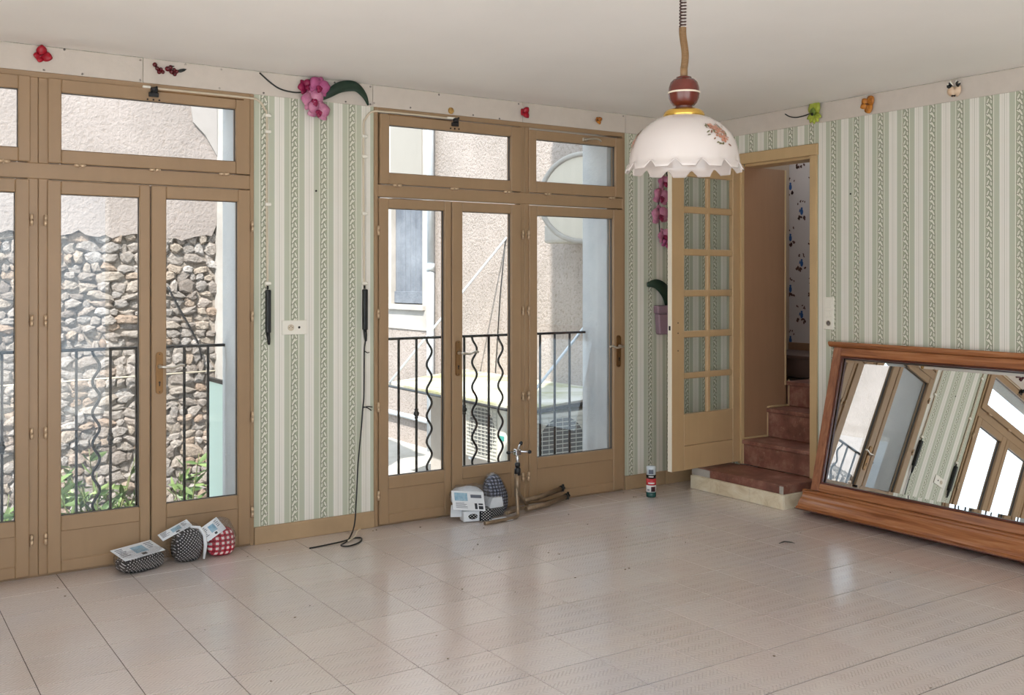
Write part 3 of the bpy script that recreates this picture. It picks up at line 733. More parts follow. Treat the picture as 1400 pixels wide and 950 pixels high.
# ------------------------------------------------------------------ decorations along the border
def leaf_mesh(mb, pts, widths, nrm=(0, -1, 0), fold=.25, thick=0.0):
    """a blade along pts, with a midrib fold"""
    pts = [Vector(p) for p in pts]; nrm = Vector(nrm); vs = []; fs = []; n = len(pts)
    for i, p in enumerate(pts):
        t = (pts[min(i + 1, n - 1)] - pts[max(i - 1, 0)]).normalized(); sd = t.cross(nrm).normalized(); w = widths[i]
        vs += [p - sd * w + nrm * w * fold, p, p + sd * w + nrm * w * fold]
    for i in range(n - 1):
        a = 3 * i; fs += [(a, a + 1, a + 4, a + 3), (a + 1, a + 2, a + 5, a + 4)]
    mb.add(vs, fs, True)
M_OLEAF = paint('orchid_leaf_green', (34, 58, 44), .3, var=.3, scale=14)
M_OSTEM = paint('orchid_stem_dark', (32, 36, 32), .5)
M_OPINK = paint('orchid_pink', (184, 92, 140), .5, var=.25, scale=25)
M_OPALE = paint('orchid_pale_pink', (208, 146, 170), .5, c2=(176, 94, 134), scale=30)
M_OMAG = paint('orchid_magenta', (150, 18, 74), .45, var=.3, scale=30)
def disc_petal(mb, c, ang, L, Wd, y0=-.006, lift=.012, curl=.0):
    """rounded petal in the wall plane pointing along ang (xz plane)"""
    n = 6; d = Vector((math.cos(ang), 0, math.sin(ang))); s = Vector((-math.sin(ang), 0, math.cos(ang))); vs = []; fs = []
    for i in range(n + 1):
        t = i / n; w = Wd * math.sin(PI * min(1, .12 + t * .86)) ** .7
        p = Vector(c) + d * (L * t) + Vector((0, -1, 0)) * (lift * math.sin(PI * t * .8) + curl * t)
        vs += [p - s * w, p - Vector((0, .004, 0)), p + s * w]
    for i in range(n):
        a = 3 * i; fs += [(a, a + 1, a + 4, a + 3), (a + 1, a + 2, a + 5, a + 4)]
    mb.add(vs, fs, True)
def blossom(parent, x, z, s, rot, mpet, M=None, y=-.02):
    c = (x, y, z)
    mb = MB(M)
    for a in (90, 210, 330): disc_petal(mb, c, math.radians(a) + rot, s * .95, s * .36)
    o = mb.build('sepals', mpet, parent); solid(o)
    mb = MB(M)
    for a in (25, 155): disc_petal(mb, (x, y - .006, z), math.radians(a) + rot, s * 1.0, s * .55, lift=.016)
    o = mb.build('petals', mpet, parent); solid(o)
    mb = MB(M)
    disc_petal(mb, (x, y - .014, z), math.radians(270) + rot, s * .55, s * .22, lift=.02)
    for a in (225, 315): disc_petal(mb, (x, y - .014, z), math.radians(a) + rot, s * .34, s * .16, lift=.015)
    mb.lathe([(.0, .006), (s * .1, .004), (s * .12, 0)], (0, 0, 0), 8, Matrix.Translation((x, y - .02, z)) @ Matrix.Rotation(PI / 2, 4, 'X'))
    o = mb.build('lip', M_OMAG, parent); solid(o)
def solid(o, t=.0015):
    m = o.modifiers.new('thickness', 'SOLIDIFY'); m.thickness = t; m.offset = 0
orc = thing('orchid_spray', (-3.13, 0, 2.45), 'pink artificial orchid spray with a dark curved leaf pinned below the ceiling', 'artificial flower')
MB().tube(curve_pts([(-3.455, -.012, 2.645), (-3.39, -.014, 2.595), (-3.33, -.014, 2.565), (-3.25, -.016, 2.555), (-3.18, -.016, 2.56), (-3.12, -.02, 2.53), (-3.12, -.02, 2.44)], 6), [.0045] * 37, 6).build('stem', M_OSTEM, orc)
for i, w in enumerate((None,)):
    mb = MB(); leaf_mesh(mb, curve_pts([(-3.10, -.02, 2.525), (-3.05, -.035, 2.565), (-2.99, -.045, 2.605), (-2.92, -.045, 2.622), (-2.87, -.04, 2.615), (-2.82, -.03, 2.575), (-2.79, -.02, 2.525)], 4), [.006 + .026 * math.sin(PI * (k / 24.0) ** .8) for k in range(25)]); solid(mb.build('leaf', M_OLEAF, orc), .002)
blossom(orc, -3.19, 2.59, .050, .6, M_OMAG, y=-.02); blossom(orc, -3.115, 2.595, .068, -.3, M_OPINK, y=-.035)
blossom(orc, -3.15, 2.515, .074, .35, M_OPALE, y=-.03); blossom(orc, -3.12, 2.455, .072, -.2, M_OPALE, y=-.038)

or2 = thing('potted_orchid', (-.45, 0, 1.09), 'pink artificial orchid with drooping flowers and mauve pot behind the glazed door', 'artificial flower')
MB().tube(curve_pts([(-.40, -.010, 1.33), (-.36, -.012, 1.8), (-.38, -.012, 2.15), (-.42, -.014, 2.28), (-.46, -.018, 2.20), (-.49, -.02, 2.05), (-.48, -.02, 1.85), (-.45, -.02, 1.74)], 6), .0042, 6).build('stem', M_OSTEM, or2)
for x, z, s, r in ((-.455, 2.185, .062, .2), (-.485, 2.08, .080, -.2), (-.495, 1.945, .086, .15), (-.455, 1.80, .064, .4), (-.435, 1.745, .046, -.3)): blossom(or2, x, z, s, r, M_OPALE if s > .05 else M_OPINK, y=-.028)
mb = MB(); leaf_mesh(mb, curve_pts([(-.40, -.02, 1.28), (-.43, -.035, 1.36), (-.48, -.045, 1.42), (-.54, -.04, 1.455), (-.61, -.03, 1.45)], 5), [.012 + .034 * math.sin(PI * min(1, .15 + k / 24.0)) for k in range(21)], fold=.3); solid(mb.build('leaf', M_OLEAF, or2), .002)
M_MAUVE = paint('mauve_pot', (150, 124, 138), .5)
mb = MB(); mb.prism([(-.048, 0), (.048, 0), (.062, .15), (-.062, .15)], .05, Matrix.Translation((-.455, -.002, 1.09)) @ Matrix.Rotation(PI / 2, 4, 'X')); po2 = mb.build('pot', M_MAUVE, or2)
bv = po2.modifiers.new('round', 'BEVEL'); bv.width = .012; bv.segments = 3
mb = MB(); mb.prism([(-.070, .15), (.070, .15), (.073, .21), (-.073, .21)], .056, Matrix.Translation((-.455, -.002, 1.09)) @ Matrix.Rotation(PI / 2, 4, 'X')); po3 = mb.build('pot_rim', M_MAUVE, or2)
bv = po3.modifiers.new('round', 'BEVEL'); bv.width = .012; bv.segments = 3

# right-wall things are built in the wall's own plane: local x -> -Y, local y -> +X, local z -> Z
RW = Matrix(((0, 1, 0, 0), (-1, 0, 0, 0), (0, 0, 1, 0), (0, 0, 0, 1)))
M_LIME2 = paint('lime_petal', (176, 188, 70), .5, var=.25, scale=20); M_LIME3 = paint('lime_dark', (110, 130, 48), .5)
grn = thing('green_orchid', (0, -1.04, 2.55), 'lime green artificial orchid flower with thin stem above the doorway corner', 'artificial flower')
MB(RW).tube(curve_pts([(.775, -.012, 2.622), (.82, -.012, 2.597), (.88, -.014, 2.585), (.95, -.016, 2.588), (1.03, -.016, 2.60)], 6), .004, 6).build('stem', M_OSTEM, grn)
mb = MB(RW)
for a in (60, 120, 90): disc_petal(mb, (1.04, -.02, 2.590), math.radians(a), .075, .034)
solid(mb.build('upper_petals', M_LIME2, grn))
mb = MB(RW)
for a in (200, 235, 270, 305, 340): disc_petal(mb, (1.04, -.022, 2.580), math.radians(a), .062, .020)
solid(mb.build('lower_petals', M_LIME2, grn))
mb = MB(RW); disc_petal(mb, (1.04, -.03, 2.575), PI / 2, .05, .022, lift=.02); solid(mb.build('lip', M_LIME3, grn))
mb = MB(RW); mb.lathe([(0, .008), (.008, .006), (.011, 0)], (0, 0, 0), 8, Matrix.Translation((1.04, -.05, 2.580)) @ Matrix.Rotation(PI / 2, 4, 'X')); mb.build('flower_centre', M_DARK, grn)

def butterfly(name, label, x, z, s, rot, mw, mb_mat, M=None, mw2=None, group=None):
    loc = (M @ Vector((x, 0, z))) if M else Vector((x, 0, z))
    t = thing(name, loc, label, 'butterfly', group)
    T = (M or Matrix()) @ Matrix.Translation((x, -.012, z)) @ Matrix.Rotation(rot, 4, 'Y')
    for sd in (1, -1):
        mb = MB(T)
        disc_petal(mb, (0, 0, .004), math.radians(90 - sd * 50), s, s * .50, lift=.008, curl=.012)
        disc_petal(mb, (0, 0, -.002), math.radians(-90 + sd * 40), s * .66, s * .34, lift=.006, curl=.010)
        solid(mb.build('wing', mw if (sd > 0 or mw2 is None) else mw2, t), .003)
    mb = MB(T); mb.tube([(0, -.004, -s * .45), (0, -.007, -s * .1), (0, -.008, s * .15), (0, -.006, s * .38)], [.002, .0045, .005, .003], 8)
    for sd in (1, -1): mb.tube([(0, -.006, s * .36), (sd * s * .16, -.010, s * .62)], .0011, 5)
    mb.build('body', mb_mat, t); return t
M_RED = paint('butterfly_red', (176, 22, 44), .4, var=.3, scale=40); M_REDD = paint('butterfly_crimson', (120, 10, 30), .4)
M_ORG = paint('butterfly_orange', (214, 140, 48), .45, c2=(150, 84, 26), scale=50); M_ORGD = paint('butterfly_brown', (96, 54, 24), .5)
butterfly('butterfly_ornament', 'bright red butterfly ornament at the far left of the border', -4.582, 2.600, .050, .9, M_RED, M_REDD)
butterfly('butterfly_ornament', 'small red butterfly ornament above the mullion of the right window', -1.668, 2.585, .043, PI / 2, M_RED, M_REDD)
butterfly('butterfly_ornament', 'orange butterfly ornament on the right-hand border', 1.445, 2.592, .066, .25 + PI / 2, M_ORG, M_ORGD, RW)
butterfly('butterfly_ornament', 'small brown and gold butterfly ornament at the right end of the window border', -1.05, 2.590, .030, 1.9, M_ORG, M_ORGD)
# dark red beetle-like cluster
bt = thing('cluster_ornament', (-3.97, 0, 2.60), 'dark red glossy berry cluster ornament above the left window latch', 'ornament')
M_BERRY = paint('glossy_wine_red', (96, 16, 26), .15, var=.4, scale=60)
for dx, dz, r in ((-.055, .022, .013), (-.043, .004, .012), (-.033, -.014, .012), (-.014, -.012, .011), (-.024, .002, .010), (.010, .008, .014), (.026, .018, .012), (.032, -.006, .013), (.048, -.016, .012), (.058, -.002, .011), (.046, .008, .009)):
    MB().lathe([(0, -r), (r * .6, -r * .8), (r, -r * .1), (r * .85, r * .5), (r * .4, r * .9), (0, r)], (-3.972 + dx, -.016, 2.600 + dz), 10).build('berry', M_BERRY, bt)
mb = MB(); leaf_mesh(mb, [(-3.915, -.014, 2.598), (-3.895, -.018, 2.604), (-3.875, -.016, 2.612), (-3.86, -.012, 2.618)], [.003, .009, .007, .001]); leaf_mesh(mb, [(-3.96, -.014, 2.612), (-3.945, -.018, 2.622), (-3.925, -.014, 2.626)], [.002, .007, .001]); solid(mb.build('leaf', M_OSTEM, bt))
# gold shell
gs = thing('shell_ornament', (-2.213, 0, 2.535), 'round gold shell ornament on the border above the right window latch', 'ornament')
TG = Matrix.Translation((-2.213, -.006, 2.548)) @ Matrix.Rotation(PI / 2, 4, 'X')
M_GOLD = paint('shell_gold', (206, 168, 96), .35, c2=(140, 98, 40), scale=70)
MB(TG).lathe([(.0, .016), (.008, .016), (.016, .012), (.021, .004), (.022, 0)], (0, 0, 0), 16).build('shell', M_GOLD, gs)
mb = MB(TG)
for k in range(9):
    a = PI * (.1 + .8 * k / 8); mb.tube([(0, -.014, .010), (.013 * math.cos(a), -.014 + .022 * math.sin(a), .017), (.019 * math.cos(a), -.014 + .033 * math.sin(a), .008)], .0016, 5)
mb.build('ribs', M_GOLD, gs, kind='stuff')
# black and white heart-winged ornament
ht = thing('heart_ornament', (0, -2.05, 2.55), 'cream and black heart shaped butterfly ornament on the right-hand border', 'ornament')
M_CREAM = paint('cream_gloss', (232, 210, 186), .25, c2=(222, 186, 150), scale=20); M_BLACK = paint('gloss_black', (20, 20, 22), .25)
for sd in (-1, 1):
    mb = MB(RW @ Matrix.Translation((2.052, -.012, 2.555)))
    disc_petal(mb, (0, 0, 0), math.radians(90 - sd * 36), .062, .026, lift=.018); disc_petal(mb, (0, 0, 0), math.radians(90 - sd * 12), .05, .02, lift=.014)
    solid(mb.build('wing', M_CREAM, ht), .004)
    mb = MB(RW @ Matrix.Translation((2.052, -.026, 2.555)))
    disc_petal(mb, (sd * .020, 0, .046), math.radians(90 - sd * 55), .028, .009); disc_petal(mb, (sd * .014, 0, .054), math.radians(90 - sd * 30), .026, .007)
    disc_petal(mb, (sd * .004, 0, .0), math.radians(-90 + sd * 40), .010, .006)
    w_o = mb.build('wing_tip', M_BLACK, ht, kind='stuff'); solid(w_o, .003)
    mb = MB(RW @ Matrix.Translation((2.052, -.024, 2.555)))
    disc_petal(mb, (sd * .010, 0, .058), math.radians(90 - sd * 20), .030, .005); disc_petal(mb, (sd * .026, 0, .056), math.radians(90 - sd * 45), .022, .004)
    solid(mb.build('white_streak', M_WHITE, ht), .004)
MB().lathe([(.006, 0), (.006, .003)], (0, 0, 0), 8, Matrix.Translation((-.003, -1.307, 2.037)) @ Matrix.Rotation(PI / 2, 4, 'Y')).build('wall_plug', M_NAIL, label='small dark wall plug in the striped paper right of the doorway', cat='plug')
MB().lathe([(.006, 0), (.006, .003)], (0, 0, 0), 8, Matrix.Translation((-3.113, 0, 2.0)) @ Matrix.Rotation(PI / 2, 4, 'X')).build('wall_plug', M_NAIL, label='small dark wall plug high on the pier between the windows', cat='plug')

# ------------------------------------------------------------------ packaged pouches on the floor
def dots_mat(name, bgc, fg, step, rad, rough=.7):
    g = NT(name); sp, _ = g.xyz()
    a = g.math('MULTIPLY', g.math('ADD', sp[0], g.math('MULTIPLY', sp[1], .6)), 1 / step); b = g.math('MULTIPLY', g.math('SUBTRACT', sp[2], g.math('MULTIPLY', sp[1], .4)), 1 / step)
    b2 = g.math('MULTIPLY', b, 2); sh_ = g.math('MULTIPLY', g.math('FLOOR', b2), .5)
    fa = g.math('SUBTRACT', g.math('FRACT', g.math('ADD', a, sh_)), .5); fb = g.math('MULTIPLY', g.math('SUBTRACT', g.math('FRACT', b2), .5), .5)
    d = g.math('SQRT', g.math('ADD', g.math('MULTIPLY', fa, fa), g.math('MULTIPLY', fb, fb)))
    g.color(g.mix(g.math('LESS_THAN', d, rad), lin(bgc), lin(fg))); g.rough(rough); return g.m
def check_mat(name, c0, c1, c2, step):
    g = NT(name); sp, _ = g.xyz()
    a = g.math('LESS_THAN', g.math('FRACT', g.math('MULTIPLY', g.math('ADD', sp[0], g.math('MULTIPLY', sp[1], .5)), 1 / step)), .5)
    b = g.math('LESS_THAN', g.math('FRACT', g.math('MULTIPLY', sp[2], 1 / step)), .5)
    g.color(g.ramp(g.math('MULTIPLY', g.math('ADD', a, b), .5), [(0, lin(c0)), (.3, lin(c1)), (.8, lin(c2))], 'CONSTANT')); g.rough(.75); return g.m
M_DOTS = dots_mat('black_dotted_fabric', (18, 18, 22), (226, 226, 226), .017, .15)
M_NAVY = check_mat('navy_check_fabric', (150, 156, 172), (62, 68, 88), (16, 18, 28), .020)
M_GING = check_mat('red_gingham_fabric', (238, 224, 220), (186, 52, 70), (128, 10, 30), .027)
M_CARD = paint('white_card', (226, 230, 234), .35, var=.06, scale=30)
M_INK = paint('grey_ink', (92, 98, 112), .5); M_INKB = paint('blue_ink', (120, 164, 190), .45, c2=(170, 196, 210), scale=40); M_INKD = paint('dark_ink', (40, 44, 54), .5)
def lump(mb, L, W, Hh, M, p=3.2, nz=.006, seed=0, squash=0.0):
    bm = bmesh.new(); bmesh.ops.create_cube(bm, size=2); bmesh.ops.subdivide_edges(bm, edges=bm.edges[:], cuts=7, use_grid_fill=True)
    for v in bm.verts:
        c = v.co; r = (abs(c.x) ** p + abs(c.y) ** p + abs(c.z) ** p) ** (1 / p); d = c / r
        k = 1 - squash * max(0, d.z)
        q = Vector((d.x * L / 2 * k, d.y * W / 2 * k, d.z * Hh / 2 + Hh / 2))
        v.co = q + Vector((noise.noise(q * 18 + Vector((seed, 0, 0))), noise.noise(q * 18 + Vector((0, seed + 5, 0))), noise.noise(q * 18 + Vector((0, 0, seed + 9))) * (.4 if d.z < -.5 else 1))) * nz
        if v.co.z < .001: v.co.z = .001
    bmesh.ops.transform(bm, matrix=M, verts=bm.verts); mb.bm(bm, True)
def card(parent, M, w, h, lines=True, blue=False, seed=1):
    """printed card in local xy, facing +z"""
    r_ = random.Random(seed)
    c = MB(M).bev((-w / 2, -h / 2, 0), (w / 2, h / 2, .003), .001).build('label_card', M_CARD, parent)
    mb = MB(M)
    if blue:
        mb.cur = 1; mb.box((-w * .42, -h * .02, .003), (-w * .02, h * .40, .0036))
        mb.cur = 0; mb.box((w * .08, h * .16, .003), (w * .42, h * .33, .0036))
        mb.cur = 2; mb.box((w * .18, -h * .42, .003), (w * .26, -h * .12, .0036)); mb.box((w * .30, -h * .42, .003), (w * .44, -h * .25, .0036)); mb.box((w * .30, -h * .2, .003), (w * .44, -h * .12, .0036))
        mb.cur = 0
        for k in range(5): mb.box((-w * .4, -h * (.14 + .06 * k), .003), (-w * .4 + w * r_.uniform(.2, .45), -h * (.12 + .06 * k), .0036))
    elif lines:
        mb.cur = 1; mb.box((-w * .1, -h * .2, .003), (w * .2, h * .3, .0036))
        mb.cur = 0
        for k in range(6): mb.box((-w * .44, h * (.34 - .11 * k), .003), (-w * .44 + w * r_.uniform(.14, .3), h * (.38 - .11 * k), .0036))
        for k in range(4): mb.box((w * .26, h * (.32 - .12 * k), .003), (w * .26 + w * r_.uniform(.08, .18), h * (.36 - .12 * k), .0036))
        mb.cur = 2; mb.box((-w * .02, -h * .4, .003), (w * .1, -h * .26, .0036))
    mb.build('card_print', [M_INK, M_INKB, M_INKD], c, kind='stuff')
def Rz(a): return Matrix.Rotation(a, 4, 'Z')
def Rx(a): return Matrix.Rotation(a, 4, 'X')
def Ry(a): return Matrix.Rotation(a, 4, 'Y')
T_ = Matrix.Translation

A = T_((-4.135, -.150, 0)) @ Rz(.30)
t = thing('packaged_pouch', (-4.125, -.15, 0), 'black dotted pouch lying flat in plastic under a white label card', 'pouch', 'packaged pouches')
mb = MB(); lump(mb, .235, .145, .085, A, 3.4, .005, 1); mb.build('pouch_body', M_DOTS, t)
card(t, A @ T_((-.012, .0, .098)) @ Ry(-.05) @ Rx(.20), .225, .145, seed=4)
mb = MB(); lump(mb, .275, .165, .108, A @ T_((.008, 0, 0)), 3.0, .010, 4); mb.build('plastic_wrap', M_WRAP, t)
A = T_((-3.890, -.120, 0)) @ Rz(-.05)
t = thing('packaged_pouch', (-3.905, -.12, 0), 'upright black pouch with white dots and white edge strap', 'pouch', 'packaged pouches')
mb = MB(); lump(mb, .158, .115, .175, A, 3.0, .004, 2, .12); mb.build('pouch_body', M_DOTS, t)
mb = MB(); mb.tube([A @ Vector(p) for p in ((.078, -.045, .01), (.086, -.05, .08), (.080, -.05, .14), (.055, -.045, .178), (.01, -.04, .186))], [.006, .010, .010, .009, .006], 8); mb.build('edge_strap', M_CARD, t)
card(t, A @ T_((-.062, -.01, .170)) @ Rz(.1) @ Ry(-.38) @ Rx(.30), .165, .07, seed=9)
mb = MB(); lump(mb, .172, .135, .20, A, 2.8, .007, 7, .12); mb.build('plastic_wrap', M_WRAP, t)
A = T_((-3.705, -.105, 0)) @ Rz(-.10)
t = thing('packaged_pouch', (-3.722, -.105, 0), 'red and white gingham pouch wrapped in clear plastic', 'pouch', 'packaged pouches')
mb = MB(); lump(mb, .148, .105, .150, A, 3.2, .004, 3, .04); mb.build('pouch_body', M_GING, t)
card(t, A @ T_((-.052, -.036, .150)) @ Rz(.30) @ Ry(-.45) @ Rx(.85), .120, .085, seed=12)
mb = MB(); lump(mb, .162, .118, .205, A, 2.6, .012, 11, .30); mb.build('plastic_wrap', M_WRAP, t)
# heap by the right window
t = thing('packaged_block', (-2.135, -.2, 0), 'small black dotted block with white loop handle at the bottom of the heap', 'block', 'heap by the right window')
A = T_((-2.135, -.205, 0)) @ Rz(-.25)
mb = MB(); mb.bev((.0, -.045, .002), (.075, .045, .075), .006, 2, A); mb.build('dotted_side', M_DOTS, t)
mb = MB(); mb.bev((-.105, -.04, .004), (-.001, .045, .070), .006, 2, A); mb.build('card_sleeve', M_CARD, t)
mb = MB(); mb.lathe([(.001, 0), (.030, 0), (.030, .004), (.0, .004)], (0, 0, 0), 16, A @ T_((-.045, -.0405, .036)) @ Rx(PI / 2) @ Matrix.Scale(.55, 4, (0, 1, 0))); mb.build('oval_window', M_DOTS, t)
t = thing('packaged_block', (-1.995, -.16, 0), 'black dotted block with white card top at the middle of the heap', 'block', 'heap by the right window')
A = T_((-1.99, -.135, 0)) @ Rz(.12)
mb = MB(); mb.bev((-.06, -.05, .002), (.06, .05, .055), .006, 2, A); mb.build('dotted_side', M_DOTS, t)
mb = MB(); mb.prism([(-.06, .0), (.06, .0), (.048, .06), (-.03, .062)], .09, A @ T_((0, .045, .055)) @ Rx(PI / 2)); mb.build('card_top', M_CARD, t)
mb = MB(); mb.box((-2.09, -.335, .0005), (-1.96, -.245, .004), T_((0, 0, .004)) @ Matrix()); mb.build('flat_card_sheet', M_CARD, label='flat grey-white card sheet on the floor under the metal feet', cat='card')
t = thing('packaged_pouch', (-2.17, -.12, .08), 'plastic-wrapped pouch with blue printed card on top of the heap', 'pouch', 'heap by the right window')
A = T_((-2.165, -.115, .076)) @ Rz(-.12) @ Ry(.08)
mb = MB(); lump(mb, .215, .13, .12, A, 2.8, .008, 21, .1); mb.build('pouch_body', M_CARD, t)
card(t, A @ T_((-.035, -.098, .050)) @ Rx(.98) @ Rz(-.06), .215, .125, blue=True, seed=3)
mb = MB(); mb.bev((-.13, -.062, -.055), (-.02, -.056, .02), .002, 1, A); mb.build('card_flap', M_CARD, t)
mb = MB(); lump(mb, .30, .155, .150, A @ T_((.03, 0, -.005)), 2.4, .016, 23, .2); mb.build('plastic_wrap', M_WRAP, t)
t = thing('packaged_pouch', (-1.915, -.10, .0), 'navy checked pouch standing in crumpled plastic behind the metal stand', 'pouch', 'heap by the right window')
A = T_((-1.915, -.098, .0)) @ Ry(-.22)
mb = MB(); lump(mb, .145, .10, .245, A, 3.0, .010, 31, .16); mb.build('pouch_body', M_NAVY, t)
mb = MB(); lump(mb, .160, .115, .262, A, 2.6, .014, 33, .22); mb.build('plastic_wrap', M_WRAP, t)

# folding metal stand
M_TUBE = paint('worn_beige_tube', (150, 128, 104), .35, .5, var=.3, scale=30); M_CHR = paint('chrome', (200, 200, 202), .15, 1.0)
sd = thing('metal_stand', (-1.885, -.26, 0), 'folding tubular metal stand with pronged chrome head and splayed feet', 'stand')
px, py = -1.885, -.262
MB().tube(curve_pts([(px, py, .215), (px - .006, py - .012, .12), (px - .012, py - .03, .045), (px - .03, py - .045, .016), (-2.0, -.325, .0125), (-2.17, -.338, .0125)], 6), .0115, 10).build('foot', M_TUBE, sd)
MB().tube(curve_pts([(px + .01, py, .215), (px + .03, py + .02, .14), (-1.77, -.185, .06), (-1.745, -.175, .035), (-1.79, -.205, .036), (-1.97, -.275, .036)], 6), .0115, 10).build('foot', M_TUBE, sd)
MB().tube([(px + .004, py, .13), (px + .004, py, .27)], .019, 12).build('post', M_TUBE, sd)
MB().tube([(px + .006, py, .262), (px + .006, py, .30), (px + .006, py, .31)], [.020, .020, .013], 12).build('black_collar', M_DARK, sd)
MB().tube([(px + .006, py, .31), (px + .006, py, .318), (px + .006, py, .335), (px + .006, py, .34)], [.012, .017, .017, .012], 12).build('black_collar', M_DARK, sd)
MB().tube([(px + .006, py, .30), (px + .004, py, .415)], .0105, 10).build('inner_tube', M_CHR, sd)
MB().bev((px - .016, py - .016, .385), (px + .024, py + .016, .425), .005, 2).build('head_block', M_CHR, sd)
for e in ((px - .075, py - .02, .412), (px + .055, py + .035, .450), (px + .075, py - .03, .404)):
    MB().tube([(px + .002, py, .410), tuple((Vector(e) * .75 + Vector((px, py, .41)) * .25)), e], [.008, .007, .007], 8).build('prong', M_CHR, sd)
    m = MB(); v = Vector(e); d = (v - Vector((px, py, .41))).normalized(); m.tube([v - d * .01, v, v + d * .012], [.009, .012, .009], 8); m.build('prong_tip', M_DARK, sd)
for a, b in (((-1.80, -.175, .070), (-1.40, -.062, .085)), ((-1.79, -.225, .030), (-1.39, -.105, .040))):
    a, b = Vector(a), Vector(b); d = (b - a).normalized()
    o = MB().tube([a, a.lerp(b, .5) - Vector((0, 0, .010)), b], [.015, .016, .016], 10).build('lying_leg', M_TUBE, sd)
    m = MB(); m.tube([b, b + d * .018, b + d * .02, b + d * .04], [.020, .021, .012, .012], 10)
    m.tube([b + d * .03 + Vector((0, 0, -.022)), b + d * .03 + Vector((0, 0, .026))], .008, 8); m.build('leg_joint', M_DARK, o)

# aerosol can
cn = thing('aerosol_can', (-.79, -.28, 0), 'red, white and green aerosol can with a clear white cap on the floor', 'can')
CX, CY = -.79, -.28
M_CANR = paint('can_red', (206, 62, 66), .25); M_CANW = paint('can_white', (230, 228, 226), .25); M_CANG = paint('can_green', (24, 74, 70), .25); M_CANK = paint('can_black', (22, 20, 24), .25)
MB().lathe([(.030, 0.0), (.034, .003), (.034, .036)], (CX, CY, 0), 24).build('green_band', M_CANG, cn)
MB().lathe([(.034, .036), (.034, .083)], (CX, CY, 0), 24).build('white_band', M_CANW, cn)
MB().lathe([(.034, .083), (.034, .128)], (CX, CY, 0), 24).build('red_band', M_CANR, cn)
MB().lathe([(.034, .128), (.034, .150), (.028, .162)], (CX, CY, 0), 24).build('black_shoulder', M_CANK, cn)
MB().lathe([(.0325, .152), (.0325, .205), (.030, .210), (0, .211)], (CX, CY, 0), 24).build('cap', paint('cap_pale_grey', (206, 216, 222), .15), cn)
mb = MB(); ca = math.atan2(cam.location.y - CY, cam.location.x - CX)
def arc_patch(a0, a1, z0, z1, r, n=6):
    vs = []; 
    for k in range(n + 1):
        a = a0 + (a1 - a0) * k / n; vs += [(CX + r * math.cos(a), CY + r * math.sin(a), z0), (CX + r * math.cos(a), CY + r * math.sin(a), z1)]
    mb.add(vs, [(2 * k, 2 * k + 2, 2 * k + 3, 2 * k + 1) for k in range(n)], True)
mb.cur = 0; arc_patch(ca + .0, ca + .95, .040, .074, .0346); mb.cur = 1; arc_patch(ca - .85, ca - .3, .048, .056, .0346)
mb.cur = 2; arc_patch(ca - .6, ca + .7, .094, .102, .0346); arc_patch(ca - .5, ca + .5, .139, .146, .0346)
mb.cur = 1; arc_patch(ca - .5, ca + .5, .160, .190, .0328)
mb.build('can_print', [paint('print_wine', (60, 14, 24), .3), M_INK, M_CANW], cn, kind='stuff')

# crumbs of plaster and bits of leaf
mb = MB(); r_ = random.Random(11)
for k in range(110):
    x, y = r_.uniform(-4.6, -.5), r_.uniform(-3.4, -.06)
    if r_.random() < .55: y = -abs(r_.gauss(.12, .1)) - .045
    if x > -.45 and y > -1.15: continue
    if y > -.36 and (-4.32 < x < -3.6 or -3.4 < x < -2.8 or -2.4 < x < -1.3): continue
    s = r_.uniform(.002, .006)
    bm = bmesh.new(); bmesh.ops.create_icosphere(bm, subdivisions=1, radius=s)
    for v in bm.verts: v.co = Vector((v.co.x * r_.uniform(.7, 1.6), v.co.y * r_.uniform(.7, 1.4), v.co.z * .5))
    bmesh.ops.translate(bm, vec=(x, y, s * .4), verts=bm.verts); mb.bm(bm)
mb.build('floor_crumbs', paint('crumb_brown', (70, 52, 42), .9, c2=(150, 136, 120), scale=90), label='dark crumbs and dirt specks scattered on the tiled floor', cat='crumbs', kind='stuff')
mb = MB(); leaf_mesh(mb, [(-1.025, -1.62, .003), (-1.00, -1.64, .012), (-.965, -1.655, .008), (-.94, -1.66, .002)], [.002, .012, .010, .002], (0, 0, 1), .3); o = mb.build('dry_leaf', M_OSTEM, label='curled dark dry leaf on the tiles in front of the mirror', cat='leaf'); solid(o)

# ------------------------------------------------------------------ courtyard outside
MB().box((-9, BT, -.92), (7, 12, -.72)).build('floor_courtyard', M_CONC, kind='structure')
MB().box((-16, -18, -.45), (8, YF - .2, -.2)).build('floor_bounce_rear', M_BOUNCE, kind='structure')  # unseen white ground, added to bounce light in through the rear opening
MB().box((-16, YF - .2, -.45), (XL - .2, 3, -.2)).build('floor_bounce_side', M_BOUNCE, kind='structure')  # same added bounce ground outside the left opening, out of view
# rubble-stone house opposite
YR = 3.05; XR = -2.25; ZR = 4.2
wo = struct('wall_opposite', (-5, YR, -.72))
MB().box((-8, YR, -.72), (XR, 6, ZR)).build('mortar_core', M_MORTAR, wo)
pts = []; x = -8.0
while x < -2.76: pts.append((x, 1.84 + .05 * noise.noise(Vector((x * 4, 0, 0))) + random.uniform(-.02, .02))); x += .05
pts.append((-2.76, 1.95)); poly = [(-8.0, ZR)] + pts + [(-2.76, ZR)]
MB().prism([(a, b) for a, b in poly], .055, T_((0, YR - .0, 0)) @ Rx(PI / 2)).build('upper_render', M_UPPER, wo)
MB().box((-2.758, YR - .07, -.72), (XR, YR, ZR)).build('corner_render', M_SMOOTH, wo)
MB().prism([(-3.02, 3.2), (-2.76, 3.2), (-2.76, 2.53), (-2.86, 2.70), (-2.96, 2.80)], .02, T_((0, YR - .055, 0)) @ Rx(PI / 2)).build('render_patch', paint('grey_smooth_patch', (150, 143, 138), .9, var=.1), wo)
stones = []
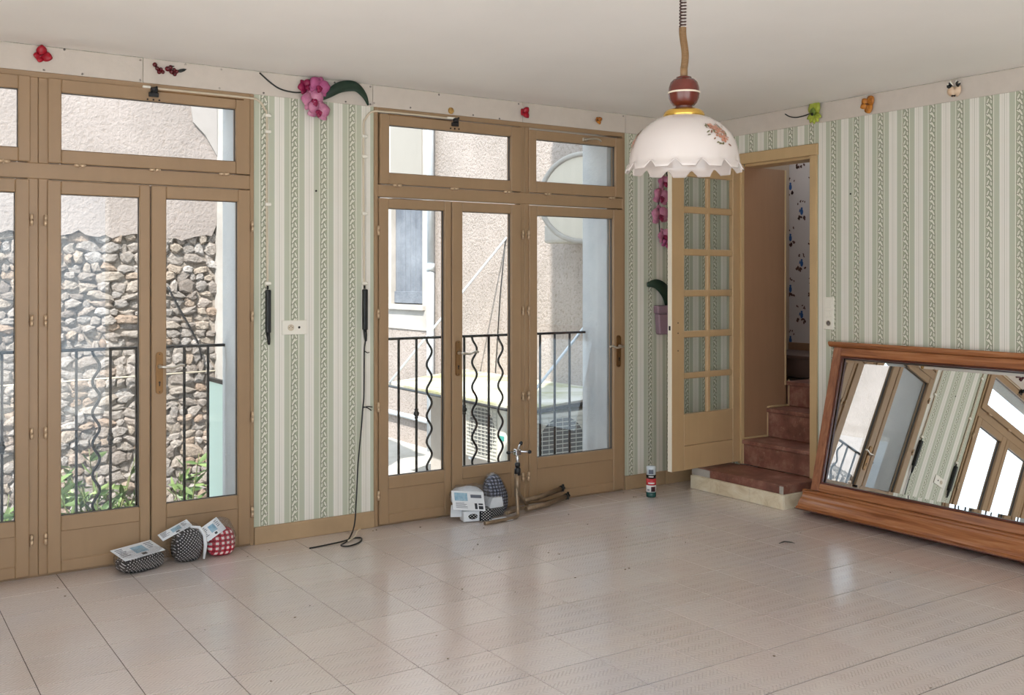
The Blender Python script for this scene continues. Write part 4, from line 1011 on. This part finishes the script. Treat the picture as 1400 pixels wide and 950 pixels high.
for v in range(14):
    r_ = random.Random(100 + v); n = 8; out = []
    rad = [r_.uniform(.70, 1.25) for k in range(n)]
    for lv, (sc, dp) in enumerate(((1.0, .01), (.90, -.55), (.62, -.92))):
        for k in range(n):
            a = 2 * PI * k / n; q = rad[k] * sc * (.5 if True else 1)
            cx_ = math.copysign(abs(math.cos(a)) ** .7, math.cos(a)); cz_ = math.copysign(abs(math.sin(a)) ** .7, math.sin(a))
            out.append((cx_ * q, dp + (r_.uniform(-.12, .12) if lv else 0), cz_ * q))
    out.append((r_.uniform(-.1, .1), -1.0 + r_.uniform(-.1, .1), r_.uniform(-.1, .1)))
    fs = []
    for lv in range(2):
        for k in range(n): q = (k + 1) % n; fs.append((lv * n + k, lv * n + q, (lv + 1) * n + q, (lv + 1) * n + k))
    for k in range(n): fs.append((2 * n + k, 2 * n + (k + 1) % n, 3 * n))
    stones.append((out, fs))
smesh = []
for v, (vv, ff) in enumerate(stones):
    me = bpy.data.meshes.new('stone'); me.from_pydata(vv, [], ff); me.materials.append(M_STONE); smesh.append(me)
r_ = random.Random(5); place = []; z = -.70
while z < 1.84:
    hh = r_.uniform(.055, .105); x = -6.2 + r_.uniform(0, .1)
    while x < -2.80:
        w_ = r_.uniform(.05, .15) * (1.0 if r_.random() < .8 else 1.5)
        place.append((x + w_ / 2, z + hh / 2 + r_.uniform(-.012, .012), w_ * 1.12, hh * r_.uniform(.85, 1.35), r_.uniform(-.4, .4), r_.uniform(.02, .065), r_.randrange(14)))
        x += w_
    z += hh * .93
vis = lambda p: (-4.50 < p[0] < -4.28 or -4.03 < p[0] < -3.36 or -3.2 < p[0] < -2.66) and p[1] > -.5 and p[1] < 1.86
cand = sorted([p for p in place if vis(p)], key=lambda p: -p[2] * p[3]); keep = set(map(id, cand[:298])); rs = MB()
for p in place:
    Mx = T_((p[0], YR + .004, p[1])) @ Ry(p[4]) @ Matrix.Diagonal((p[2], p[5], p[3], 1))
    if id(p) in keep:
        o = bpy.data.objects.new('stone', smesh[p[6]]); link(o, wo); o.matrix_parent_inverse = Matrix(); o.parent = wo
        o.matrix_local = T_(wo.location).inverted() @ Mx
    else: rs.add([Mx @ Vector(q) for q in stones[p[6]][0]], stones[p[6]][1])
rs.build('small_rubble', M_STONE, wo, kind='stuff')
MB().tube(curve_pts([(-3.17, 2.975, 1.43), (-3.08, 2.96, 1.25), (-2.97, 2.96, 1.05), (-2.92, 2.97, .95), (-2.89, 2.975, .82)], 5), .009, 6).build('wall_cable', M_DARK, label='thin dark cable slanting across the rubble stone wall', cat='cable')
MB().tube([(-6, 2.965, .70), (-4.4, 2.965, .685), (-2.78, 2.965, .72)], .007, 6).build('pale_pipe', M_CONDUIT, label='thin pale horizontal pipe along the rubble stone wall', cat='pipe')
# tiled eaves of the same house (seen in the mirror)
M_RTILE = paint('sun_bleached_tile', (222, 206, 190), .85, c2=(188, 160, 140), scale=8)
rf = struct('ceiling_tiled_eaves', (-5, 3, ZR), )
def half_pipe(r0, r1, L):
    m = MB(); vs = []; n = 7
    for (y, r) in ((0, r0), (L, r1)):
        for k in range(n): a = PI * k / (n - 1); vs.append((r * math.cos(a), y, r * math.sin(a)))
        for k in range(n): a = PI * k / (n - 1); vs.append(((r - .012) * math.cos(a), y, (r - .012) * math.sin(a)))
    fs = []
    for k in range(n - 1):
        fs += [(k, k + 1, 2 * n + k + 1, 2 * n + k), (n + k + 1, n + k, 3 * n + k, 3 * n + k + 1), (k + 1, k, n + k, n + k + 1)]
    m.add(vs, fs, True); me = m.mesh('roof_tile'); me.materials.append(M_RTILE); return me
hp = half_pipe(.085, .07, .45)
MB().box((-8, YR - .28, ZR - .02), (XR + .1, 6, ZR + .03)).build('eaves_board', M_SMOOTH, rf)
for row in range(3):
    for k in range(27):
        o = bpy.data.objects.new('roof_tile', hp); link(o, rf)
        o.location = (-7.9 + k * .215, YR - .36 + row * .38, ZR + .035 + row * .15); o.rotation_euler = (.36, 0, 0)

# neighbour's side wall with window, downpipe and canopy
XN = 1.0
wn_ = struct('wall_neighbour', (XN, 5, -.72))
wq = MB(); wq.box((XN, BT, -.72), (XN + .3, 5.99, 5.4)); wq.box((XN, 5.99, -.72), (XN + .3, 12, .82)); wq.box((XN, 7.34, .82), (XN + .3, 12, 5.4)); wq.build('roughcast', M_ROUGH, wn_)
sm = MB(); sm.box((XN - .015, 6.25, .82), (XN + .3, 5.99, 5.4)); sm.box((XN - .015, 7.34, .82), (XN + .3, 7.16, 5.4)); sm.box((XN - .015, 7.16, .82), (XN + .3, 6.25, 1.15)); sm.box((XN - .015, 7.16, 2.62), (XN + .3, 6.25, 5.4))
sm.build('smooth_surround', M_SMOOTH, wn_)
sh2 = thing('shuttered_window', (XN, 6.7, 1.15), 'grey weathered wooden shutter in the pale neighbour window', 'window')
M_SHUT = plaster('weathered_grey_board', (128, 132, 138), (84, 88, 96), 14, .6)
for k in range(6): MB().bev((XN + .05, 6.262 + k * .149, 1.26), (XN + .09, 6.262 + (k + 1) * .149 - .008, 2.60), .004).build('shutter_board', M_SHUT, sh2)
MB().bev((XN + .03, 6.26, 1.17), (XN + .10, 7.15, 1.33), .004).build('shutter_rail', M_SHUT, sh2)
MB().bev((XN - .06, 6.18, 1.08), (XN + .1, 7.22, 1.155), .008).build('window_sill', M_SMOOTH, sh2)
MB().box((XN + .10, 6.25, 1.15), (XN + .14, 7.16, 2.62)).build('window_back', M_SHUT, sh2)
MB().box((XN - .025, 6.25, 2.62), (XN + .02, 7.16, 5.3)).build('shutter_box', paint('beige_box', (140, 133, 123), .8, var=.06), sh2)
dp = thing('downpipe', (XN - .07, 5.93, -.72), 'pale grey zinc downpipe running down the neighbour wall', 'pipe')
M_ZINC = paint('pale_zinc', (196, 202, 208), .45, .3, var=.12)
for za, zb in ((-.72, 1.62), (1.62, 5.3)): MB().tube([(XN - .07, 5.93, za), (XN - .07, 5.93, zb)], .048, 14).build('pipe_length', M_ZINC, dp)
MB().tube([(XN - .07, 5.93, 1.60), (XN - .07, 5.93, 1.70)], .056, 14).build('pipe_collar', M_ZINC, dp)
MB().tube([(XN - .05, 9, -.33), (XN - .05, 6.02, -.35)], .035, 10).build('low_pipe', M_ZINC, label='horizontal grey pipe low on the neighbour wall', cat='pipe')
# canopy
M_MOSS = NT('mossy_canopy'); _, tc_ = M_MOSS.xyz(); M_MOSS.color(M_MOSS.ramp(M_MOSS.noise(tc_, 1.1, 5, .6), [(.42, lin((200, 196, 186))), (.56, lin((150, 148, 106))), (.62, lin((184, 178, 160)))])); M_MOSS.rough(.8); M_MOSS = M_MOSS.m
cp = thing('canopy_roof', (.2, 3, .35), 'pale mossy flat canopy roof held by slanting tie rods', 'canopy')
quad = [(-.56, 1.58), (XN, 2.12), (XN, 5.2), (-.50, 4.28)]
MB().prism(quad, .04, T_((0, 0, .345))).build('slab', M_MOSS, cp)
mb = MB(); mb.tube([(-.57, 1.56, .35), (XN - .05, 2.09, .35)], .018, 6); mb.tube([(-.57, 1.56, .35), (-.51, 4.3, .35)], .014, 6); mb.build('edge_strip', M_DARK, cp)
MB().tube([(-.52, 4.22, .385), (XN, 4.25, 1.975)], .013, 8).build('tie_rod', M_ZINC, cp)
MB().tube([(-.52, 1.70, .385), (XN, 1.75, 1.85)], .013, 8).build('tie_rod', M_ZINC, cp)
MB().tube([(XN - .01, 4.26, 1.96), (XN - .02, 4.36, 1.3), (XN - .02, 4.46, .40)], .006, 6).build('hanging_wire', M_DARK, cp)
MB().box((-.08, 2.12, -.72), (XN, 4.1, .345)).build('lean_to_wall', M_SMOOTH, cp)
def ac_unit(label, M, w, h, d):
    """front in local xz facing -y"""
    t = thing('air_conditioner', M @ Vector((w / 2, d / 2, 0)), label, 'air conditioner', 'outdoor units under the canopy')
    m = MB(M); m.bev((0, .004, 0), (w, d, h), .012, 2); m.build('casing', M_ACW, t)
    f = MB(M); r = min(w, h) * .43; cx_, cz_ = w * .42, h * .5
    f.lathe([(r, 0), (r, .004), (r * .98, .004)], (0, 0, 0), 32, T_((cx_, .004, cz_)) @ Rx(PI / 2)); f.build('fan_opening', M_FAN, t)
    m = MB(M)
    for k in range(14): zz = h * .08 + k * h * .84 / 13; m.box((w * .05, -.006, zz - .004), (w * .80, -.001, zz + .004))
    for k in range(9): xx = w * .05 + k * w * .75 / 8; m.box((xx - .0025, -.004, h * .06), (xx + .0025, .0005, h * .94))
    m.build('grille', M_ACG, t, kind='stuff')
    m = MB(M); m.bev((w * .86, -.002, h * .42), (w * .97, .005, h * .50), .002); m.build('badge', M_BADGE, t)
    m = MB(M); m.box((.03, .02, -.03), (.07, d, 0)); m.box((w - .07, .02, -.03), (w - .03, d, 0)); m.build('bracket', M_ZINC, t, kind='stuff')
M_ACW = paint('unit_cream', (200, 196, 184), .5, var=.06); M_FAN = paint('unit_shadow', (96, 96, 94), .7); M_ACG = paint('unit_grille', (176, 174, 164), .5); M_BADGE = paint('badge_teal', (60, 140, 130), .4)
ac_unit('cream air conditioner facing the courtyard under the canopy side edge', Matrix(((0, 1, 0, -.44), (-1, 0, 0, 2.78), (0, 0, 1, -.19), (0, 0, 0, 1))), .70, .53, .30)
ac_unit('cream air conditioner facing the windows under the canopy near end', T_((-.36, 1.78, -.30)), .80, .60, .28)
# dish
M_DISH = paint('dish_cream', (196, 186, 170), .5, var=.05)
ds = thing('satellite_dish', (.7, 2.25, 1.7), 'round pale dish with white rim on the neighbour wall', 'dish')
DMx = T_((.62, 2.30, 2.29)) @ Vector((-.75, -.66, .12)).to_track_quat('Z', 'Y').to_matrix().to_4x4()
m = MB(DMx); m.lathe([(0, -.06), (.2, -.045), (.34, -.02), (.43, .0)], (0, 0, 0), 36); o = m.build('bowl', M_DISH, ds); solid(o, .01)
m = MB(DMx); m.tube([(.435 * math.cos(2 * PI * k / 40),   .435 * math.sin(2 * PI * k / 40), 0) for k in range(40)], .026, 8, closed=True); m.build('rim', M_SMOOTH, ds)
m = MB(); m.tube([(.66, 2.33, 2.25), (XN + .02, 2.55, 2.2)], .03, 8); m.build('wall_arm', M_ZINC, ds)
m = MB(); m.bev((.62, 2.35, 1.86), (XN, 2.98, 2.06), .03, 2); m.build('base_box', M_SMOOTH, ds)

# balcony railings
def railing(label, x0, x1, bars, y=.30):
    t = thing('balcony_railing', ((x0 + x1) / 2, y, .2), label, 'railing', 'iron railings outside the windows')
    MB().bev((x0, y - .014, 1.098), (x1, y + .014, 1.114), .003).build('top_rail', M_DARK, t)
    MB().bev((x0, y - .010, .205), (x1, y + .010, .221), .003).build('bottom_rail', M_DARK, t)
    for x, k in bars:
        if k == 'w':
            n = 60; pts = []
            for q in range(n + 1):
                z = .215 + (1.098 - .215) * q / n; pts.append((x + .019 * math.sin((z - .30) / .168 * 2 * PI), y, z))
            MB().tube(pts, .0078, 8).build('wavy_bar', M_DARK, t)
        else:
            m = MB(); m.bev((x - .0065, y - .0065, .215), (x + .0065, y + .0065, 1.10), .001)
            b = m.build('bar', M_DARK, t)
            if k == 'k': MB().lathe([(.007, -.035), (.013, -.03), (.013, -.022), (.010, -.018), (.017, -.008), (.019, 0), (.017, .008), (.010, .018), (.013, .022), (.013, .03), (.007, .035)], (x, y, .615), 10).build('knop', M_DARK, b)
    return t
def sh_(x): return x - .012   # bars were measured in a plane 3 cm further out
railing('black iron railing with wavy bars outside the left window', -5.44, -3.53,
        [(sh_(x), k) for x, k in ((-5.30, 'p'), (-5.18, 'k'), (-5.06, 'w'), (-4.94, 'p'), (-4.82, 'w'), (-4.706, 'k'), (-4.57, 'w'), (-4.47, 'p'), (-4.346, 'p'), (-4.246, 'w'), (-4.172, 'k'), (-4.035, 'p'), (-3.90, 'w'), (-3.773, 'p'), (-3.638, 'p'))])
railing('black iron railing with wavy bars outside the right window', -2.72, -.915,
        [(sh_(x), k) for x, k in ((-2.62, 'w'), (-2.52, 'p'), (-2.411, 'p'), (-2.282, 'k'), (-2.187, 'w'), (-2.06, 'p'), (-1.92, 'k'), (-1.84, 'w'), (-1.726, 'p'), (-1.631, 'w'), (-1.558, 'p'), (-1.42, 'w'), (-1.299, 'p'), (-1.172, 'p'), (-1.04, 'p'))])
# outer sills
for wx in (W1, W2): MB().bev((wx[0] + .01, .055, -.004), (wx[1] - .01, BT + .03, .045), .006).build('trim_4' if wx is W1 else 'trim_5', M_CONC, kind='structure')
# mint privacy screen
ms = thing('privacy_screen', (-3.47, .6, .1), 'mint green translucent privacy screen at the end of the left railing', 'screen')
MB().box((-3.482, .36, .10), (-3.472, .84, .85)).build('mint_sheet', paint('mint_sheet', (204, 226, 214), .4), ms)
MB().box((-3.490, .36, .85), (-3.464, .86, .872)).build('top_bar', M_DARK, ms)
mb = MB(); mb.box((-3.488, .36, -.1), (-3.466, .38, .1)); mb.box((-3.488, .82, -.72), (-3.466, .84, .1)); mb.build('post', M_DARK, ms)

# shrubs
def leaf_blade():
    mb = MB(); n = 6
    leaf_mesh(mb, [(0, -.01 * math.sin(PI * k / n), k / n) for k in range(n + 1)], [.13 * math.sin(PI * min(.999, .06 + .92 * k / n)) for k in range(n + 1)], (0, -1, 0), .35)
    return mb.mesh('leaf')
def leafmat(name, a, b):
    g = NT(name); oi = g.n('ShaderNodeObjectInfo'); g.color(g.ramp(oi.outputs['Random'], [(0, lin(a)), (1, lin(b))])); g.rough(.45)
    g.b.inputs['Subsurface Weight'].default_value = .0; return g.m
lb = leaf_blade(); lb.materials.append(leafmat('shrub_leaf', (56, 80, 42), (128, 148, 92)))
M_STEMG = paint('shrub_stem', (92, 96, 58), .7)
def shrub(label, x, y, w, zt, n, seed, base=-.72):
    t = thing('leafy_shrub', (x, y, base), label, 'shrub', 'shrubs in the courtyard'); r_ = random.Random(seed); mb = MB()
    for s_ in range(max(4, n // 16)):
        ex, ey, ez = x + r_.uniform(-w, w), y + r_.uniform(-.22, .22), r_.uniform(base + (zt - base) * .62, zt)
        p = curve_pts([(x + r_.uniform(-.12, .12), y + r_.uniform(-.08, .08), base), ((x * .5 + ex * .5), ey * .5 + y * .5, (base + ez) * .5), (ex, ey, ez)], 5); mb.tube(p, [.011 - .008 * k / 10 for k in range(11)], 5)
        for q in range(16):
            f = r_.uniform(.35, 1.0); c = p[min(10, int(f * 10))]
            d = Vector((r_.uniform(-1, 1), r_.uniform(-1, .6), r_.uniform(-.15, 1))).normalized(); L = r_.uniform(.09, .17)
            Mx = T_(c) @ d.to_track_quat('Z', 'Y').to_matrix().to_4x4() @ Rz(r_.uniform(0, 6)) @ Matrix.Scale(L, 4)
            o = bpy.data.objects.new('leaf', lb); link(o, t); o.matrix_parent_inverse = Matrix(); o.matrix_local = T_(t.location).inverted() @ Mx
    mb.build('stems', M_STEMG, t, kind='stuff')
shrub('broad green leafy shrub below the rubble wall outside the left window', -3.80, 2.45, .42, .30, 230, 1)
shrub('low green leafy shrub at the far left edge of the courtyard', -4.45, 2.5, .25, -.05, 96, 2)
shrub('small green sprout growing at the foot of the rubble wall', -3.12, 2.64, .08, .16, 32, 3)
